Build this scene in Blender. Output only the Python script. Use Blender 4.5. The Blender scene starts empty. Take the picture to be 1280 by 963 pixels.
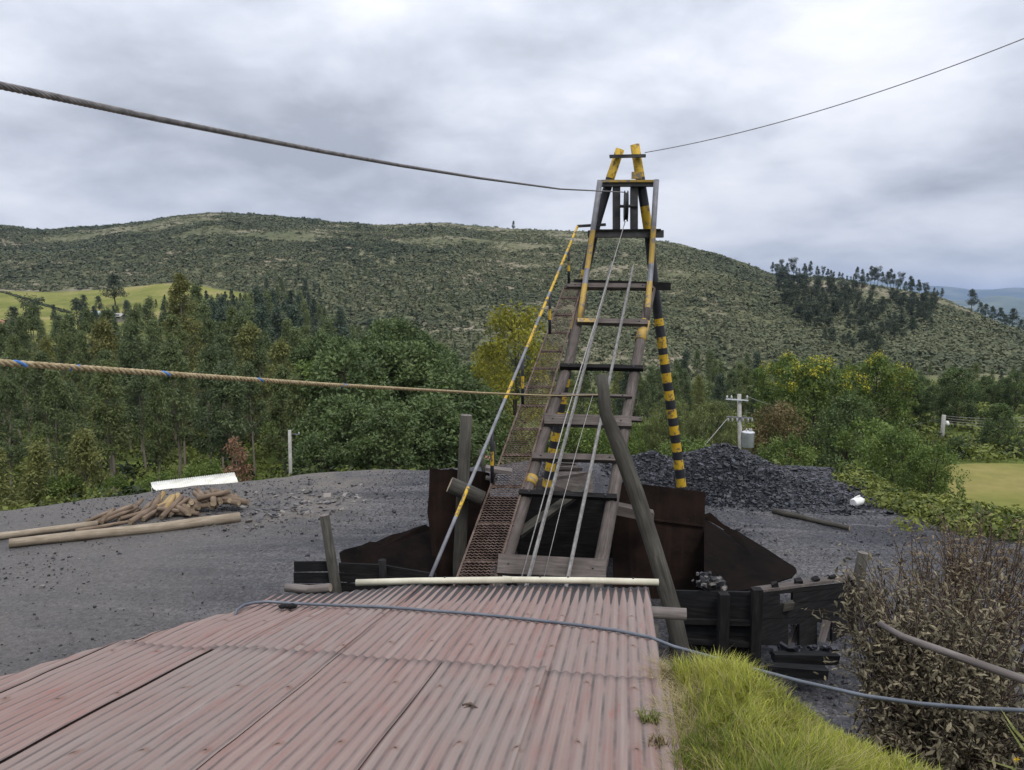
import bpy, math, random
import numpy as np
from mathutils import Vector, Matrix

SC = bpy.context.scene
COL = SC.collection
R = math.radians
rnd = random.Random(7)

# ------------------------------------------------------------------ camera
FPX, CX, CY, PITCH = 930.0, 640.0, 481.5, R(5.92)
CAMZ = 5.2
cam_d = bpy.data.cameras.new('camera')
cam_d.sensor_width = 36.0
cam_d.lens = FPX / 1280.0 * 36.0
cam_d.clip_start, cam_d.clip_end = 0.1, 40000.0
cam = bpy.data.objects.new('camera', cam_d)
COL.objects.link(cam)
cam.location = (0, 0, CAMZ)
cam.rotation_euler = (math.pi / 2 - PITCH, 0, 0)
SC.camera = cam

# ------------------------------------------------------------------ light
SUN_EL, SUN_AZ = R(58), R(155)          # azimuth measured from +Y towards +X
world = bpy.data.worlds.new('World')
SC.world = world
world.use_nodes = True
def build_world():
    nt = world.node_tree
    N, L = nt.nodes, nt.links
    N.clear()
    out = N.new('ShaderNodeOutputWorld')
    sky = N.new('ShaderNodeTexSky'); sky.sky_type = 'NISHITA'; sky.sun_disc = False
    sky.sun_elevation = SUN_EL; sky.sun_rotation = SUN_AZ; sky.altitude = 2600; sky.air_density = 1.0
    bg1 = N.new('ShaderNodeBackground'); bg1.inputs[1].default_value = 0.10
    L.new(sky.outputs[0], bg1.inputs[0])
    tc = N.new('ShaderNodeTexCoord')
    sep = N.new('ShaderNodeSeparateXYZ'); L.new(tc.outputs['Generated'], sep.inputs[0])
    def math_(op, a, b=None, clamp=False):
        m = N.new('ShaderNodeMath'); m.operation = op; m.use_clamp = clamp
        for i, v in enumerate((a, b)):
            if v is None: continue
            if isinstance(v, (int, float)): m.inputs[i].default_value = v
            else: L.new(v, m.inputs[i])
        return m.outputs[0]
    zc = math_('MAXIMUM', sep.outputs[2], 0.0)
    den = math_('ADD', zc, 0.26)
    px = math_('DIVIDE', sep.outputs[0], den)
    py = math_('DIVIDE', sep.outputs[1], den)
    comb = N.new('ShaderNodeCombineXYZ'); L.new(px, comb.inputs[0]); L.new(py, comb.inputs[1])
    def noise(scale, detail, rough, dist, off):
        mp = N.new('ShaderNodeMapping'); mp.inputs[1].default_value = off
        L.new(comb.outputs[0], mp.inputs[0])
        n = N.new('ShaderNodeTexNoise'); n.inputs['Scale'].default_value = scale
        n.inputs['Detail'].default_value = detail; n.inputs['Roughness'].default_value = rough
        n.inputs['Distortion'].default_value = dist
        L.new(mp.outputs[0], n.inputs['Vector']); return n.outputs[0]
    big = noise(0.95, 3, 0.5, 0.15, (3.1, 1.7, 0.0))
    mid = noise(2.3, 9, 0.56, 0.15, (7.3, 2.2, 1.0))
    s = math_('ADD', math_('MULTIPLY', big, 0.62), math_('MULTIPLY', mid, 0.50))
    ramp = N.new('ShaderNodeValToRGB')
    e = ramp.color_ramp.elements
    e[0].position = 0.40; e[0].color = (0.33, 0.35, 0.395, 1)
    e[1].position = 0.72; e[1].color = (0.78, 0.785, 0.82, 1)
    m = ramp.color_ramp.elements.new(0.52); m.color = (0.50, 0.525, 0.585, 1)
    m = ramp.color_ramp.elements.new(0.62); m.color = (0.66, 0.675, 0.73, 1)
    L.new(s, ramp.inputs[0])
    # an overcast sky is brighter overhead
    mr = N.new('ShaderNodeMapRange'); mr.inputs[1].default_value = 0.05; mr.inputs[2].default_value = 0.95
    mr.inputs[3].default_value = 0.86; mr.inputs[4].default_value = 2.3
    L.new(sep.outputs[2], mr.inputs[0])
    bg2 = N.new('ShaderNodeBackground'); L.new(ramp.outputs[0], bg2.inputs[0]); L.new(mr.outputs[0], bg2.inputs[1])
    mix = N.new('ShaderNodeMixShader'); mix.inputs[0].default_value = 0.93
    L.new(bg1.outputs[0], mix.inputs[1]); L.new(bg2.outputs[0], mix.inputs[2])
    L.new(mix.outputs[0], out.inputs[0])
build_world()
world.cycles.sampling_method = 'MANUAL'
world.cycles.sample_map_resolution = 512

sun_d = bpy.data.lights.new('sun', 'SUN')
sun_d.energy = 1.4; sun_d.angle = R(14); sun_d.color = (1.0, 0.96, 0.9)
sun = bpy.data.objects.new('sun', sun_d); COL.objects.link(sun)
sd = Vector((math.sin(SUN_AZ) * math.cos(SUN_EL), math.cos(SUN_AZ) * math.cos(SUN_EL), math.sin(SUN_EL)))
sun.rotation_euler = sd.to_track_quat('Z', 'Y').to_euler()

SC.view_settings.view_transform = 'Standard'
SC.view_settings.look = 'None'
SC.view_settings.exposure = 0.33
SC.view_settings.gamma = 1.0
SC.view_settings.use_curve_mapping = False
SC.render.engine = 'CYCLES'
SC.cycles.max_bounces = 6; SC.cycles.diffuse_bounces = 3; SC.cycles.transparent_max_bounces = 8
SC.cycles.volume_bounces = 0
SC.cycles.caustics_reflective = False; SC.cycles.caustics_refractive = False
SC.cycles.use_denoising = True
SC.cycles.denoiser = 'OPENIMAGEDENOISE'
SC.cycles.denoising_input_passes = 'RGB_ALBEDO_NORMAL'

# ------------------------------------------------------------------ geometry helpers
_f = Vector((0, math.cos(PITCH), -math.sin(PITCH)))
_u = Vector((0, math.sin(PITCH), math.cos(PITCH)))
_r = Vector((1, 0, 0))
C0 = Vector((0, 0, CAMZ))
def ray(px, py): return _f + _r * ((px - CX) / FPX) + _u * ((CY - py) / FPX)
def at(px, py, D):
    d = ray(px, py); return C0 + d * (D / d.y)
def on_plane(px, py, P, n):
    d = ray(px, py); return C0 + d * ((P - C0).dot(n) / d.dot(n))
def on_z(px, py, z=0.0):
    d = ray(px, py); return C0 + d * ((z - CAMZ) / d.z)

def tag(o, label=None, cat=None, group=None, kind=None):
    if label: o['label'] = label
    if cat: o['category'] = cat
    if group: o['group'] = group
    if kind: o['kind'] = kind
    return o
def empty(name, loc, label, cat, group=None):
    o = bpy.data.objects.new(name, None); COL.objects.link(o)
    o.location = loc; o.empty_display_size = 0.2
    return tag(o, label, cat, group)
def wloc(o):
    v = Vector(o.location)
    while o.parent: o = o.parent; v += Vector(o.location)
    return v

def smooth01(x): 
    x = np.clip(x, 0, 1); return x * x * (3 - 2 * x)

class MB:
    """collects faces in world coordinates; build() links them as ONE mesh object"""
    def __init__(s): s.v, s.f, s.m, s.uv, s.sm = [], [], [], [], []
    def face(s, idx, uvs=None, m=0, sm=False):
        s.f.append(tuple(idx)); s.m.append(m); s.sm.append(sm)
        s.uv.extend(uvs if uvs else [(s.v[i][0], s.v[i][1]) for i in idx])
    def box(s, c, ax, ay, az, m=0, jit=0.0):
        c, ax, ay, az = Vector(c), Vector(ax), Vector(ay), Vector(az)
        b = len(s.v)
        for i in (-1, 1):
            for j in (-1, 1):
                for k in (-1, 1):
                    p = c + ax * i + ay * j + az * k
                    if jit: p = p + Vector((rnd.uniform(-jit, jit), rnd.uniform(-jit, jit), rnd.uniform(-jit, jit)))
                    s.v.append(p)
        L = (ax.length, ay.length, az.length)
        o = rnd.uniform(0, 50)
        long_ = max(range(3), key=lambda q: L[q])
        for q, fc in ((0, (0, 1, 3, 2)), (0, (4, 6, 7, 5)), (1, (0, 4, 5, 1)), (1, (2, 3, 7, 6)), (2, (0, 2, 6, 4)), (2, (1, 5, 7, 3))):
            uv = []
            for i in fc:
                co = ((i >> 2 & 1) * 2 * L[0], (i >> 1 & 1) * 2 * L[1], (i & 1) * 2 * L[2])
                a = [co[w] for w in range(3) if w != q and w != long_]
                uv.append((a[0] + o if a else o, co[long_] + o))
            s.face([b + i for i in fc], uv, m)
    def bar(s, a, b, w, h, up=(0, 0, 1), m=0, jit=0.0):
        a, b, up = Vector(a), Vector(b), Vector(up)
        d = (b - a); L = d.length; d.normalize()
        side = d.cross(up).normalized(); up2 = side.cross(d).normalized()
        s.box((a + b) / 2, d * (L / 2), side * (w / 2), up2 * (h / 2), m, jit)
    def tube(s, pts, rad, n=10, m=0, caps=True, mf=None, wob=0.0, capm=None):
        pts = [Vector(p) for p in pts]
        if not hasattr(rad, '__len__'): rad = [rad] * len(pts)
        rings = []; o = rnd.uniform(0, 50); run = 0.0; lens = []
        t0 = (pts[1] - pts[0]).normalized()
        ref = Vector((0, 0, 1)) if abs(t0.z) < 0.9 else Vector((1, 0, 0))
        nrm = t0.cross(ref).normalized()
        for i, p in enumerate(pts):
            if i > 0: run += (p - pts[i - 1]).length
            lens.append(run)
            t = (pts[min(i + 1, len(pts) - 1)] - pts[max(i - 1, 0)]).normalized()
            nrm = (nrm - t * nrm.dot(t)).normalized(); bi = t.cross(nrm)
            ring = []
            for k in range(n):
                a = 2 * math.pi * k / n
                r = rad[i] * (1 + (rnd.uniform(-wob, wob) if wob else 0))
                ring.append(len(s.v)); s.v.append(p + (nrm * math.cos(a) + bi * math.sin(a)) * r)
            rings.append(ring)
        for i in range(len(rings) - 1):
            for k in range(n):
                k2 = (k + 1) % n
                c0 = 2 * math.pi * rad[i]
                uv = [(o + c0 * k / n, o + lens[i]), (o + c0 * (k + 1) / n, o + lens[i]), (o + c0 * (k + 1) / n, o + lens[i + 1]), (o + c0 * k / n, o + lens[i + 1])]
                s.face((rings[i][k], rings[i][k2], rings[i + 1][k2], rings[i + 1][k]), uv, mf(i) if mf else m, True)
        if caps:
            cm = m if capm is None else capm
            s.face(list(reversed(rings[0])), None, cm if not mf or capm is not None else mf(0))
            s.face(rings[-1], None, cm if not mf or capm is not None else mf(len(rings) - 2))
    def plate(s, poly, th, m=0, nrm=None):
        """polygon (world points) with thickness th along its normal"""
        poly = [Vector(p) for p in poly]
        if nrm is None:
            nrm = Vector((0, 0, 0))
            for i in range(len(poly)): nrm += poly[i].cross(poly[(i + 1) % len(poly)])
            nrm.normalize()
        b = len(s.v); n = len(poly)
        for p in poly: s.v.append(p + nrm * th / 2)
        for p in poly: s.v.append(p - nrm * th / 2)
        uvx = (poly[1] - poly[0]).normalized(); uvy = nrm.cross(uvx)
        uv = lambda i: (poly[i % n].dot(uvx), poly[i % n].dot(uvy))
        s.face([b + i for i in range(n)], [uv(i) for i in range(n)], m)
        s.face([b + n + i for i in reversed(range(n))], [uv(i) for i in reversed(range(n))], m)
        for i in range(n):
            j = (i + 1) % n
            s.face((b + j, b + i, b + n + i, b + n + j), [uv(j), uv(i), uv(i), uv(j)], m)
    def lathe(s, c, axis, prof, n=16, m=0):
        """prof: (distance along the axis, radius)"""
        c, axis = Vector(c), Vector(axis).normalized()
        A = axis.orthogonal().normalized(); B = axis.cross(A); rings = []
        for d, r in prof:
            rings.append([len(s.v) + k for k in range(n)])
            for k in range(n):
                a = 2 * math.pi * k / n
                s.v.append(c + axis * d + (A * math.cos(a) + B * math.sin(a)) * max(r, 1e-4))
        for i in range(len(rings) - 1):
            for k in range(n):
                k2 = (k + 1) % n
                s.face((rings[i][k], rings[i][k2], rings[i + 1][k2], rings[i + 1][k]), None, m, prof[i][0] != prof[i + 1][0])
        s.face(list(reversed(rings[0])), None, m); s.face(rings[-1], None, m)
    def build(s, name, mat, parent=None, origin=None):
        o3 = wloc(parent) if parent else (Vector(origin) if origin is not None else (Vector(s.v[0]) if s.v else Vector()))
        me = bpy.data.meshes.new(name)
        me.from_pydata([tuple(Vector(p) - o3) for p in s.v], [], s.f)
        for mm in (mat if isinstance(mat, (list, tuple)) else [mat]): me.materials.append(mm)
        me.polygons.foreach_set('material_index', s.m)
        me.polygons.foreach_set('use_smooth', s.sm)
        u = me.uv_layers.new(name='uv')
        u.data.foreach_set('uv', [c for p in s.uv for c in p])
        me.update()
        o = bpy.data.objects.new(name, me); COL.objects.link(o)
        if parent: o.parent = parent
        else: o.location = o3
        return o

def np_mesh(name, V, F, mats, tint=None, mi=None, smooth=False):
    """V (n,3), F (m,k) arrays -> mesh"""
    me = bpy.data.meshes.new(name)
    V = np.asarray(V, np.float32); F = np.asarray(F, np.int32); k = F.shape[1]
    me.vertices.add(len(V)); me.vertices.foreach_set('co', V.ravel())
    me.loops.add(F.size); me.loops.foreach_set('vertex_index', F.ravel())
    me.polygons.add(len(F)); me.polygons.foreach_set('loop_start', np.arange(0, F.size, k, dtype=np.int32))
    try: me.polygons.foreach_set('loop_total', np.full(len(F), k, np.int32))
    except Exception: pass
    for m in mats: me.materials.append(m)
    if mi is not None: me.polygons.foreach_set('material_index', np.asarray(mi, np.int32))
    me.polygons.foreach_set('use_smooth', np.full(len(F), smooth))
    if tint is not None:
        a = me.attributes.new('tint', 'FLOAT', 'POINT'); a.data.foreach_set('value', np.asarray(tint, np.float32))
    me.update(calc_edges=True); me.validate()
    return me
def link(name, me, loc=(0, 0, 0), parent=None):
    o = bpy.data.objects.new(name, me); COL.objects.link(o); o.location = loc
    if parent: o.parent = parent
    return o

# ------------------------------------------------------------------ materials
class NT:
    def __init__(s, name, rough=0.8, spec=0.3, metal=0.0):
        s.mat = bpy.data.materials.new(name); s.mat.use_nodes = True
        s.N, s.L = s.mat.node_tree.nodes, s.mat.node_tree.links
        s.b = s.N['Principled BSDF']
        s.b.inputs['Roughness'].default_value = rough
        s.b.inputs['Specular IOR Level'].default_value = spec
        s.b.inputs['Metallic'].default_value = metal
    def node(s, t, **kw):
        n = s.N.new(t)
        for k, v in kw.items(): setattr(n, k, v)
        return n
    def put(s, sock, v):
        if isinstance(v, (int, float)): sock.default_value = v
        elif isinstance(v, tuple): sock.default_value = (*v, 1.0) if len(v) == 3 and sock.type == 'RGBA' else v
        else: s.L.new(v, sock)
    def coord(s, kind='Object', scale=(1, 1, 1), off=(0, 0, 0)):
        tc = s.node('ShaderNodeTexCoord'); mp = s.node('ShaderNodeMapping')
        mp.inputs['Scale'].default_value = scale; mp.inputs['Location'].default_value = off
        s.L.new(tc.outputs[kind], mp.inputs[0]); return mp.outputs[0]
    def pos(s, scale=(1, 1, 1)):
        g = s.node('ShaderNodeNewGeometry'); mp = s.node('ShaderNodeMapping'); mp.inputs['Scale'].default_value = scale
        s.L.new(g.outputs['Position'], mp.inputs[0]); return mp.outputs[0]
    def noise(s, vec, scale, detail=5, rough=0.55, dist=0.0):
        n = s.node('ShaderNodeTexNoise'); s.L.new(vec, n.inputs['Vector'])
        n.inputs['Scale'].default_value = scale; n.inputs['Detail'].default_value = detail
        n.inputs['Roughness'].default_value = rough; n.inputs['Distortion'].default_value = dist
        return n.outputs[0]
    def voro(s, vec, scale, out='Color', feat='F1'):
        n = s.node('ShaderNodeTexVoronoi', feature=feat); s.L.new(vec, n.inputs['Vector']); n.inputs['Scale'].default_value = scale
        return n.outputs[out]
    def ramp(s, fac, stops, interp='LINEAR'):
        n = s.node('ShaderNodeValToRGB'); n.color_ramp.interpolation = interp
        el = n.color_ramp.elements
        while len(el) < len(stops): el.new(0.5)
        for e, (p, c) in zip(el, stops): e.position = p; e.color = (*c, 1) if hasattr(c, '__len__') else (c, c, c, 1)
        s.put(n.inputs[0], fac); return n.outputs[0]
    def mix(s, fac, a, b, blend='MIX'):
        n = s.node('ShaderNodeMix', data_type='RGBA', blend_type=blend)
        s.put(n.inputs[0], fac); s.put(n.inputs[6], a); s.put(n.inputs[7], b); return n.outputs[2]
    def math(s, op, a, b=0.0, clamp=False):
        n = s.node('ShaderNodeMath', operation=op, use_clamp=clamp); s.put(n.inputs[0], a); s.put(n.inputs[1], b); return n.outputs[0]
    def rng(s, v, a, b, c, d):
        n = s.node('ShaderNodeMapRange'); s.put(n.inputs[0], v)
        for i, x in enumerate((a, b, c, d)): n.inputs[i + 1].default_value = x
        return n.outputs[0]
    def bump(s, h, strength=0.5, dist=0.02):
        n = s.node('ShaderNodeBump'); n.inputs['Strength'].default_value = strength; n.inputs['Distance'].default_value = dist
        s.put(n.inputs['Height'], h); s.L.new(n.outputs[0], s.b.inputs['Normal'])
    def base(s, c): s.put(s.b.inputs['Base Color'], c); return s.mat
    def rand(s): return s.node('ShaderNodeObjectInfo').outputs['Random']

def mat_plain(name, c1, c2, scale=6, rough=0.8, spec=0.3, metal=0.0, bump=0.3, bd=0.01, kind='Object', lo=0.35, hi=0.65):
    t = NT(name, rough, spec, metal); v = t.coord(kind)
    n = t.noise(v, scale, 7, 0.6)
    t.bump(t.noise(v, scale * 5, 4), bump, bd)
    c = t.ramp(n, [(lo, c1), (hi, c2)])
    if 'rusted' in name:
        run = t.noise(t.coord('Object', (7, 7, 0.55)), 1.0, 6, 0.6)
        c = t.mix(t.rng(run, 0.52, 0.68, 0, 0.6), c, tuple(x * 1.3 for x in c2))
        c = t.mix(t.rng(t.noise(v, 11, 6, 0.7), 0.58, 0.68, 0, 0.6), c, tuple(x * 1.3 for x in c2))
    return t.base(c)
def mat_wood(name, dark, mid, light, rough=0.9, grain=28.0, bump=0.5):
    t = NT(name, rough, 0.1)
    v = t.coord('UV', (grain, 2.2, 1)); v2 = t.coord('UV', (5, 1.0, 1)); o = t.coord('Object')
    g = t.noise(v, 1.0, 6, 0.6, 0.4)
    st = t.noise(v2, 1.0, 4, 0.55)
    c = t.ramp(g, [(0.30, dark), (0.5, mid), (0.72, light)])
    c = t.mix(t.ramp(st, [(0.35, 0.0), (0.7, 0.7)]), c, mid)
    c = t.mix(t.rng(t.noise(o, 3.0, 4), 0.35, 0.7, 0.0, 0.55), c, dark)
    t.bump(g, bump, 0.006)
    return t.base(c)
def mat_paint(name, paint, under, wear=0.62, rough=0.55, scale=9):
    t = NT(name, rough, 0.4)
    o = t.coord('Object')
    w = t.noise(o, scale, 8, 0.68)
    c = t.mix(t.ramp(w, [(wear - 0.03, 0.0), (wear + 0.03, 1.0)]), t.mix(t.rng(t.noise(o, 2.5, 4), 0.3, 0.7, 0, 0.5), paint, tuple(x * 0.55 for x in paint)), under)
    t.bump(w, 0.25, 0.004)
    return t.base(c)
def mat_leaf(name, dark, light, alt=None, trans=0.25, alt_amt=0.5, rough=0.55):
    t = NT(name, rough, 0.25)
    a = t.node('ShaderNodeAttribute', attribute_name='tint')
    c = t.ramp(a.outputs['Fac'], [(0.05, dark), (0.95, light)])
    if alt: c = t.mix(t.rng(t.rand(), 0.0, 1.0, 0.0, alt_amt), c, alt)
    t.base(c)
    tr = t.node('ShaderNodeBsdfTranslucent'); t.put(tr.inputs[0], c)
    mx = t.node('ShaderNodeMixShader'); mx.inputs[0].default_value = trans
    t.L.new(t.b.outputs[0], mx.inputs[1]); t.L.new(tr.outputs[0], mx.inputs[2])
    t.L.new(mx.outputs[0], t.N['Material Output'].inputs[0])
    return t.mat

M = {}
M['grey_wood'] = mat_wood('weathered_grey_wood', (0.085, 0.072, 0.066), (0.19, 0.165, 0.155), (0.30, 0.265, 0.25))
M['sleeper'] = mat_wood('dusty_sleeper_wood', (0.045, 0.038, 0.034), (0.112, 0.095, 0.087), (0.19, 0.162, 0.148))
M['log_dark'] = mat_wood('dark_weathered_log', (0.03, 0.028, 0.024), (0.075, 0.07, 0.06), (0.13, 0.12, 0.10))
M['log_end'] = mat_plain('sawn_log_end', (0.22, 0.17, 0.11), (0.42, 0.33, 0.22), 12)
M['pile_log'] = mat_wood('brown_log_bark', (0.10, 0.07, 0.05), (0.20, 0.15, 0.11), (0.33, 0.26, 0.20), grain=14)
M['pale_log'] = mat_wood('pale_stripped_log', (0.17, 0.13, 0.09), (0.30, 0.25, 0.19), (0.42, 0.36, 0.28))
M['yellow_log'] = mat_wood('fresh_split_log', (0.24, 0.16, 0.07), (0.36, 0.26, 0.13), (0.45, 0.34, 0.19))
M['black_wood'] = mat_wood('coal_blackened_timber', (0.008, 0.0075, 0.008), (0.019, 0.018, 0.0185), (0.040, 0.037, 0.036))
M['black_plank'] = mat_wood('dark_plank', (0.008, 0.008, 0.0085), (0.019, 0.0195, 0.0205), (0.036, 0.036, 0.037))
M['rust'] = mat_plain('dark_rusted_steel', (0.010, 0.0072, 0.006), (0.028, 0.0165, 0.0125), 2.2, 0.9, 0.1, 0.0, 0.35, 0.01)
M['rust_black'] = mat_plain('black_rusted_steel', (0.003, 0.0027, 0.0026), (0.009, 0.006, 0.0048), 1.8, 0.95, 0.04, 0.0, 0.35, 0.01)
M['rust_mesh'] = mat_plain('rusty_expanded_steel', (0.060, 0.038, 0.030), (0.15, 0.105, 0.085), 7, 0.75, 0.3)
M['steel_dark'] = mat_plain('black_painted_steel', (0.014, 0.014, 0.017), (0.05, 0.047, 0.05), 5, 0.55, 0.4)
M['steel_grey'] = mat_plain('grey_painted_steel', (0.12, 0.12, 0.135), (0.21, 0.21, 0.23), 5, 0.5, 0.4)
M['rail'] = mat_plain('worn_rail_steel', (0.10, 0.095, 0.092), (0.22, 0.21, 0.20), 9, 0.55, 0.5, 0.2)
M['cable'] = mat_plain('greased_wire_rope', (0.12, 0.108, 0.11), (0.27, 0.25, 0.25), 30, 0.5, 0.5, 0.3)
M['cable_light'] = mat_plain('bright_wire_rope', (0.22, 0.21, 0.20), (0.38, 0.36, 0.34), 30, 0.5, 0.5, 0.2)
M['yellow'] = mat_paint('chipped_yellow_paint', (0.56, 0.35, 0.02), (0.12, 0.09, 0.06), 0.55)
M['yellow_dull'] = mat_paint('dusty_yellow_paint', (0.42, 0.27, 0.05), (0.17, 0.145, 0.12), 0.56)
M['black_paint'] = mat_paint('black_paint', (0.018, 0.019, 0.024), (0.07, 0.06, 0.055), 0.66)
M['pvc'] = mat_plain('cream_pvc', (0.46, 0.43, 0.33), (0.62, 0.59, 0.47), 4, 0.45, 0.4, 0, 0.05)
M['hose'] = mat_plain('grey_blue_polythene', (0.065, 0.075, 0.095), (0.125, 0.14, 0.165), 5, 0.4, 0.5, 0, 0.05)
M['rubber'] = mat_plain('black_rubber', (0.012, 0.012, 0.013), (0.03, 0.03, 0.03), 20)
M['concrete'] = mat_plain('pale_concrete', (0.27, 0.26, 0.24), (0.40, 0.39, 0.36), 5, 0.85)
M['porcelain'] = mat_plain('glazed_porcelain', (0.35, 0.34, 0.34), (0.5, 0.5, 0.5), 5, 0.25, 0.5)
M['tank_grey'] = mat_plain('light_grey_enamel', (0.50, 0.52, 0.56), (0.64, 0.66, 0.70), 5, 0.4, 0.4)
M['white_plastic'] = mat_plain('dirty_white_plastic', (0.62, 0.62, 0.60), (0.82, 0.82, 0.80), 6, 0.5, 0.4)
M['white_sheet'] = mat_plain('whitewashed_roof_sheet', (0.60, 0.58, 0.50), (0.80, 0.79, 0.72), 2.5, 0.6)
M['wall_white'] = mat_plain('white_render', (0.55, 0.54, 0.50), (0.72, 0.71, 0.66), 1.0)
M['tile'] = mat_plain('clay_tile', (0.26, 0.10, 0.06), (0.42, 0.18, 0.11), 1.5)
M['green_sheet'] = mat_plain('grey_green_sheet', (0.22, 0.27, 0.26), (0.36, 0.42, 0.40), 1.5)
M['glass_dark'] = mat_plain('dark_window', (0.02, 0.025, 0.03), (0.04, 0.045, 0.05), 2, 0.15, 0.5)
M['red_tarp'] = mat_plain('faded_red_sheet', (0.24, 0.09, 0.09), (0.32, 0.14, 0.135), 2)
M['wall_dull'] = mat_plain('dull_render', (0.20, 0.20, 0.17), (0.32, 0.31, 0.27), 1.0)
M['bark_pale'] = mat_wood('pale_eucalyptus_bark', (0.12, 0.10, 0.08), (0.24, 0.21, 0.17), (0.38, 0.34, 0.28), grain=6)
M['bark_dark'] = mat_wood('dark_bark', (0.035, 0.028, 0.022), (0.08, 0.065, 0.05), (0.14, 0.115, 0.09), grain=6)
M['twig'] = mat_wood('dry_twig', (0.05, 0.035, 0.028), (0.11, 0.08, 0.065), (0.18, 0.14, 0.11), grain=6)
M['leaf_euc'] = mat_leaf('eucalyptus_leaf', (0.022, 0.038, 0.019), (0.160, 0.205, 0.092), (0.18, 0.205, 0.065), 0.28, 0.55)
M['leaf_olive'] = mat_leaf('olive_leaf', (0.055, 0.064, 0.02), (0.25, 0.24, 0.075), (0.20, 0.23, 0.075), 0.25, 0.5)
M['leaf_broad'] = mat_leaf('broad_leaf', (0.018, 0.036, 0.016), (0.150, 0.205, 0.068), (0.10, 0.135, 0.05), 0.25, 0.4)
M['leaf_fresh'] = mat_leaf('fresh_leaf', (0.03, 0.058, 0.014), (0.175, 0.235, 0.055), (0.13, 0.19, 0.04), 0.28, 0.4)
M['leaf_yellow'] = mat_leaf('yellow_green_leaf', (0.09, 0.10, 0.012), (0.33, 0.31, 0.035), None, 0.3)
M['blossom'] = mat_leaf('yellow_blossom', (0.30, 0.29, 0.03), (0.52, 0.46, 0.05), None, 0.25)
M['leaf_conifer'] = mat_leaf('blue_green_needles', (0.016, 0.029, 0.020), (0.085, 0.115, 0.072), (0.06, 0.085, 0.05), 0.15, 0.5)
M['leaf_willow'] = mat_leaf('willow_leaf', (0.05, 0.065, 0.02), (0.20, 0.23, 0.08), None, 0.28)
M['leaf_brown'] = mat_leaf('bronze_leaf', (0.06, 0.05, 0.02), (0.22, 0.17, 0.075), None, 0.2)
M['leaf_dead'] = mat_leaf('dead_brown_leaf', (0.13, 0.065, 0.035), (0.34, 0.19, 0.12), None, 0.2)
M['leaf_dusty'] = mat_leaf('dusty_leaf', (0.032, 0.030, 0.019), (0.275, 0.235, 0.150), None, 0.12, rough=0.8)
M['leaf_dusty_top'] = mat_leaf('dry_brown_leaf', (0.09, 0.066, 0.038), (0.29, 0.22, 0.13), None, 0.2, rough=0.8)
M['leaf_hill'] = mat_leaf('hill_shrub_leaf', (0.052, 0.066, 0.038), (0.165, 0.172, 0.092), None, 0.15, rough=0.8)
M['leaf_hilltree'] = mat_leaf('hill_tree_leaf', (0.024, 0.036, 0.024), (0.105, 0.125, 0.075), (0.06, 0.08, 0.05), 0.12, 0.5, rough=0.8)
M['leaf_under'] = mat_leaf('undergrowth_leaf', (0.012, 0.022, 0.008), (0.16, 0.19, 0.04), None, 0.25)
M['leaf_creeper'] = mat_leaf('creeper_leaf', (0.05, 0.075, 0.014), (0.24, 0.26, 0.055), None, 0.28)
M['blade'] = mat_leaf('grass_blade', (0.11, 0.15, 0.02), (0.42, 0.43, 0.075), None, 0.35)
M['straw'] = mat_leaf('straw_blade', (0.24, 0.19, 0.09), (0.42, 0.36, 0.18), None, 0.3)
# ------------------------------------------------------------------ terrain
def vnoise(x, y, s, seed):
    g = np.random.default_rng(seed).random((64, 64))
    x = np.asarray(x, float) / s; y = np.asarray(y, float) / s
    xi, yi = np.floor(x).astype(int), np.floor(y).astype(int)
    fx, fy = x - xi, y - yi
    fx, fy = fx * fx * (3 - 2 * fx), fy * fy * (3 - 2 * fy)
    a, b = xi % 64, (xi + 1) % 64; c, d = yi % 64, (yi + 1) % 64
    return (g[a, c] * (1 - fx) + g[b, c] * fx) * (1 - fy) + (g[a, d] * (1 - fx) + g[b, d] * fx) * fy - 0.5
def zpix(y, D): return CAMZ + (385.0 - y) / FPX * D
RX = [-400, 0, 60, 130, 190, 225, 265, 330, 400, 470, 515, 560, 600, 640, 700, 780, 850, 900, 960, 1010, 1062, 1110, 1168, 1211, 1280, 1400, 1700]
RY = [283, 285, 290, 286, 279, 273, 270, 273, 280, 284, 283, 281, 285, 288, 290, 297, 309, 321, 343, 348, 352, 362, 370, 387, 418, 430, 440]
RD = [640, 620, 610, 600, 590, 585, 580, 570, 560, 555, 550, 545, 540, 535, 520, 510, 490, 475, 455, 440, 425, 415, 400, 385, 350, 330, 320]
EX = [-500, 0, 45, 86, 161, 192, 299, 440, 530, 640, 830, 1000, 1040, 1060, 1100, 1130, 1190, 1280, 1700]
EY = [700, 648, 641, 633, 624, 617, 607, 596, 597, 590, 585, 588, 590, 591, 606, 626, 640, 662, 720]
ED = [CAMZ * FPX / (y - 385.0) * (1.0 if True else 0) for y in EY]
def polar(x, y):
    th = np.arctan2(x, y); rho = np.hypot(x, y)
    tc = np.clip(np.abs(th), 0, R(52))
    D = rho * np.cos(tc)
    pa = 640 + FPX * np.tan(np.sign(th) * tc)
    return pa, D
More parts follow.
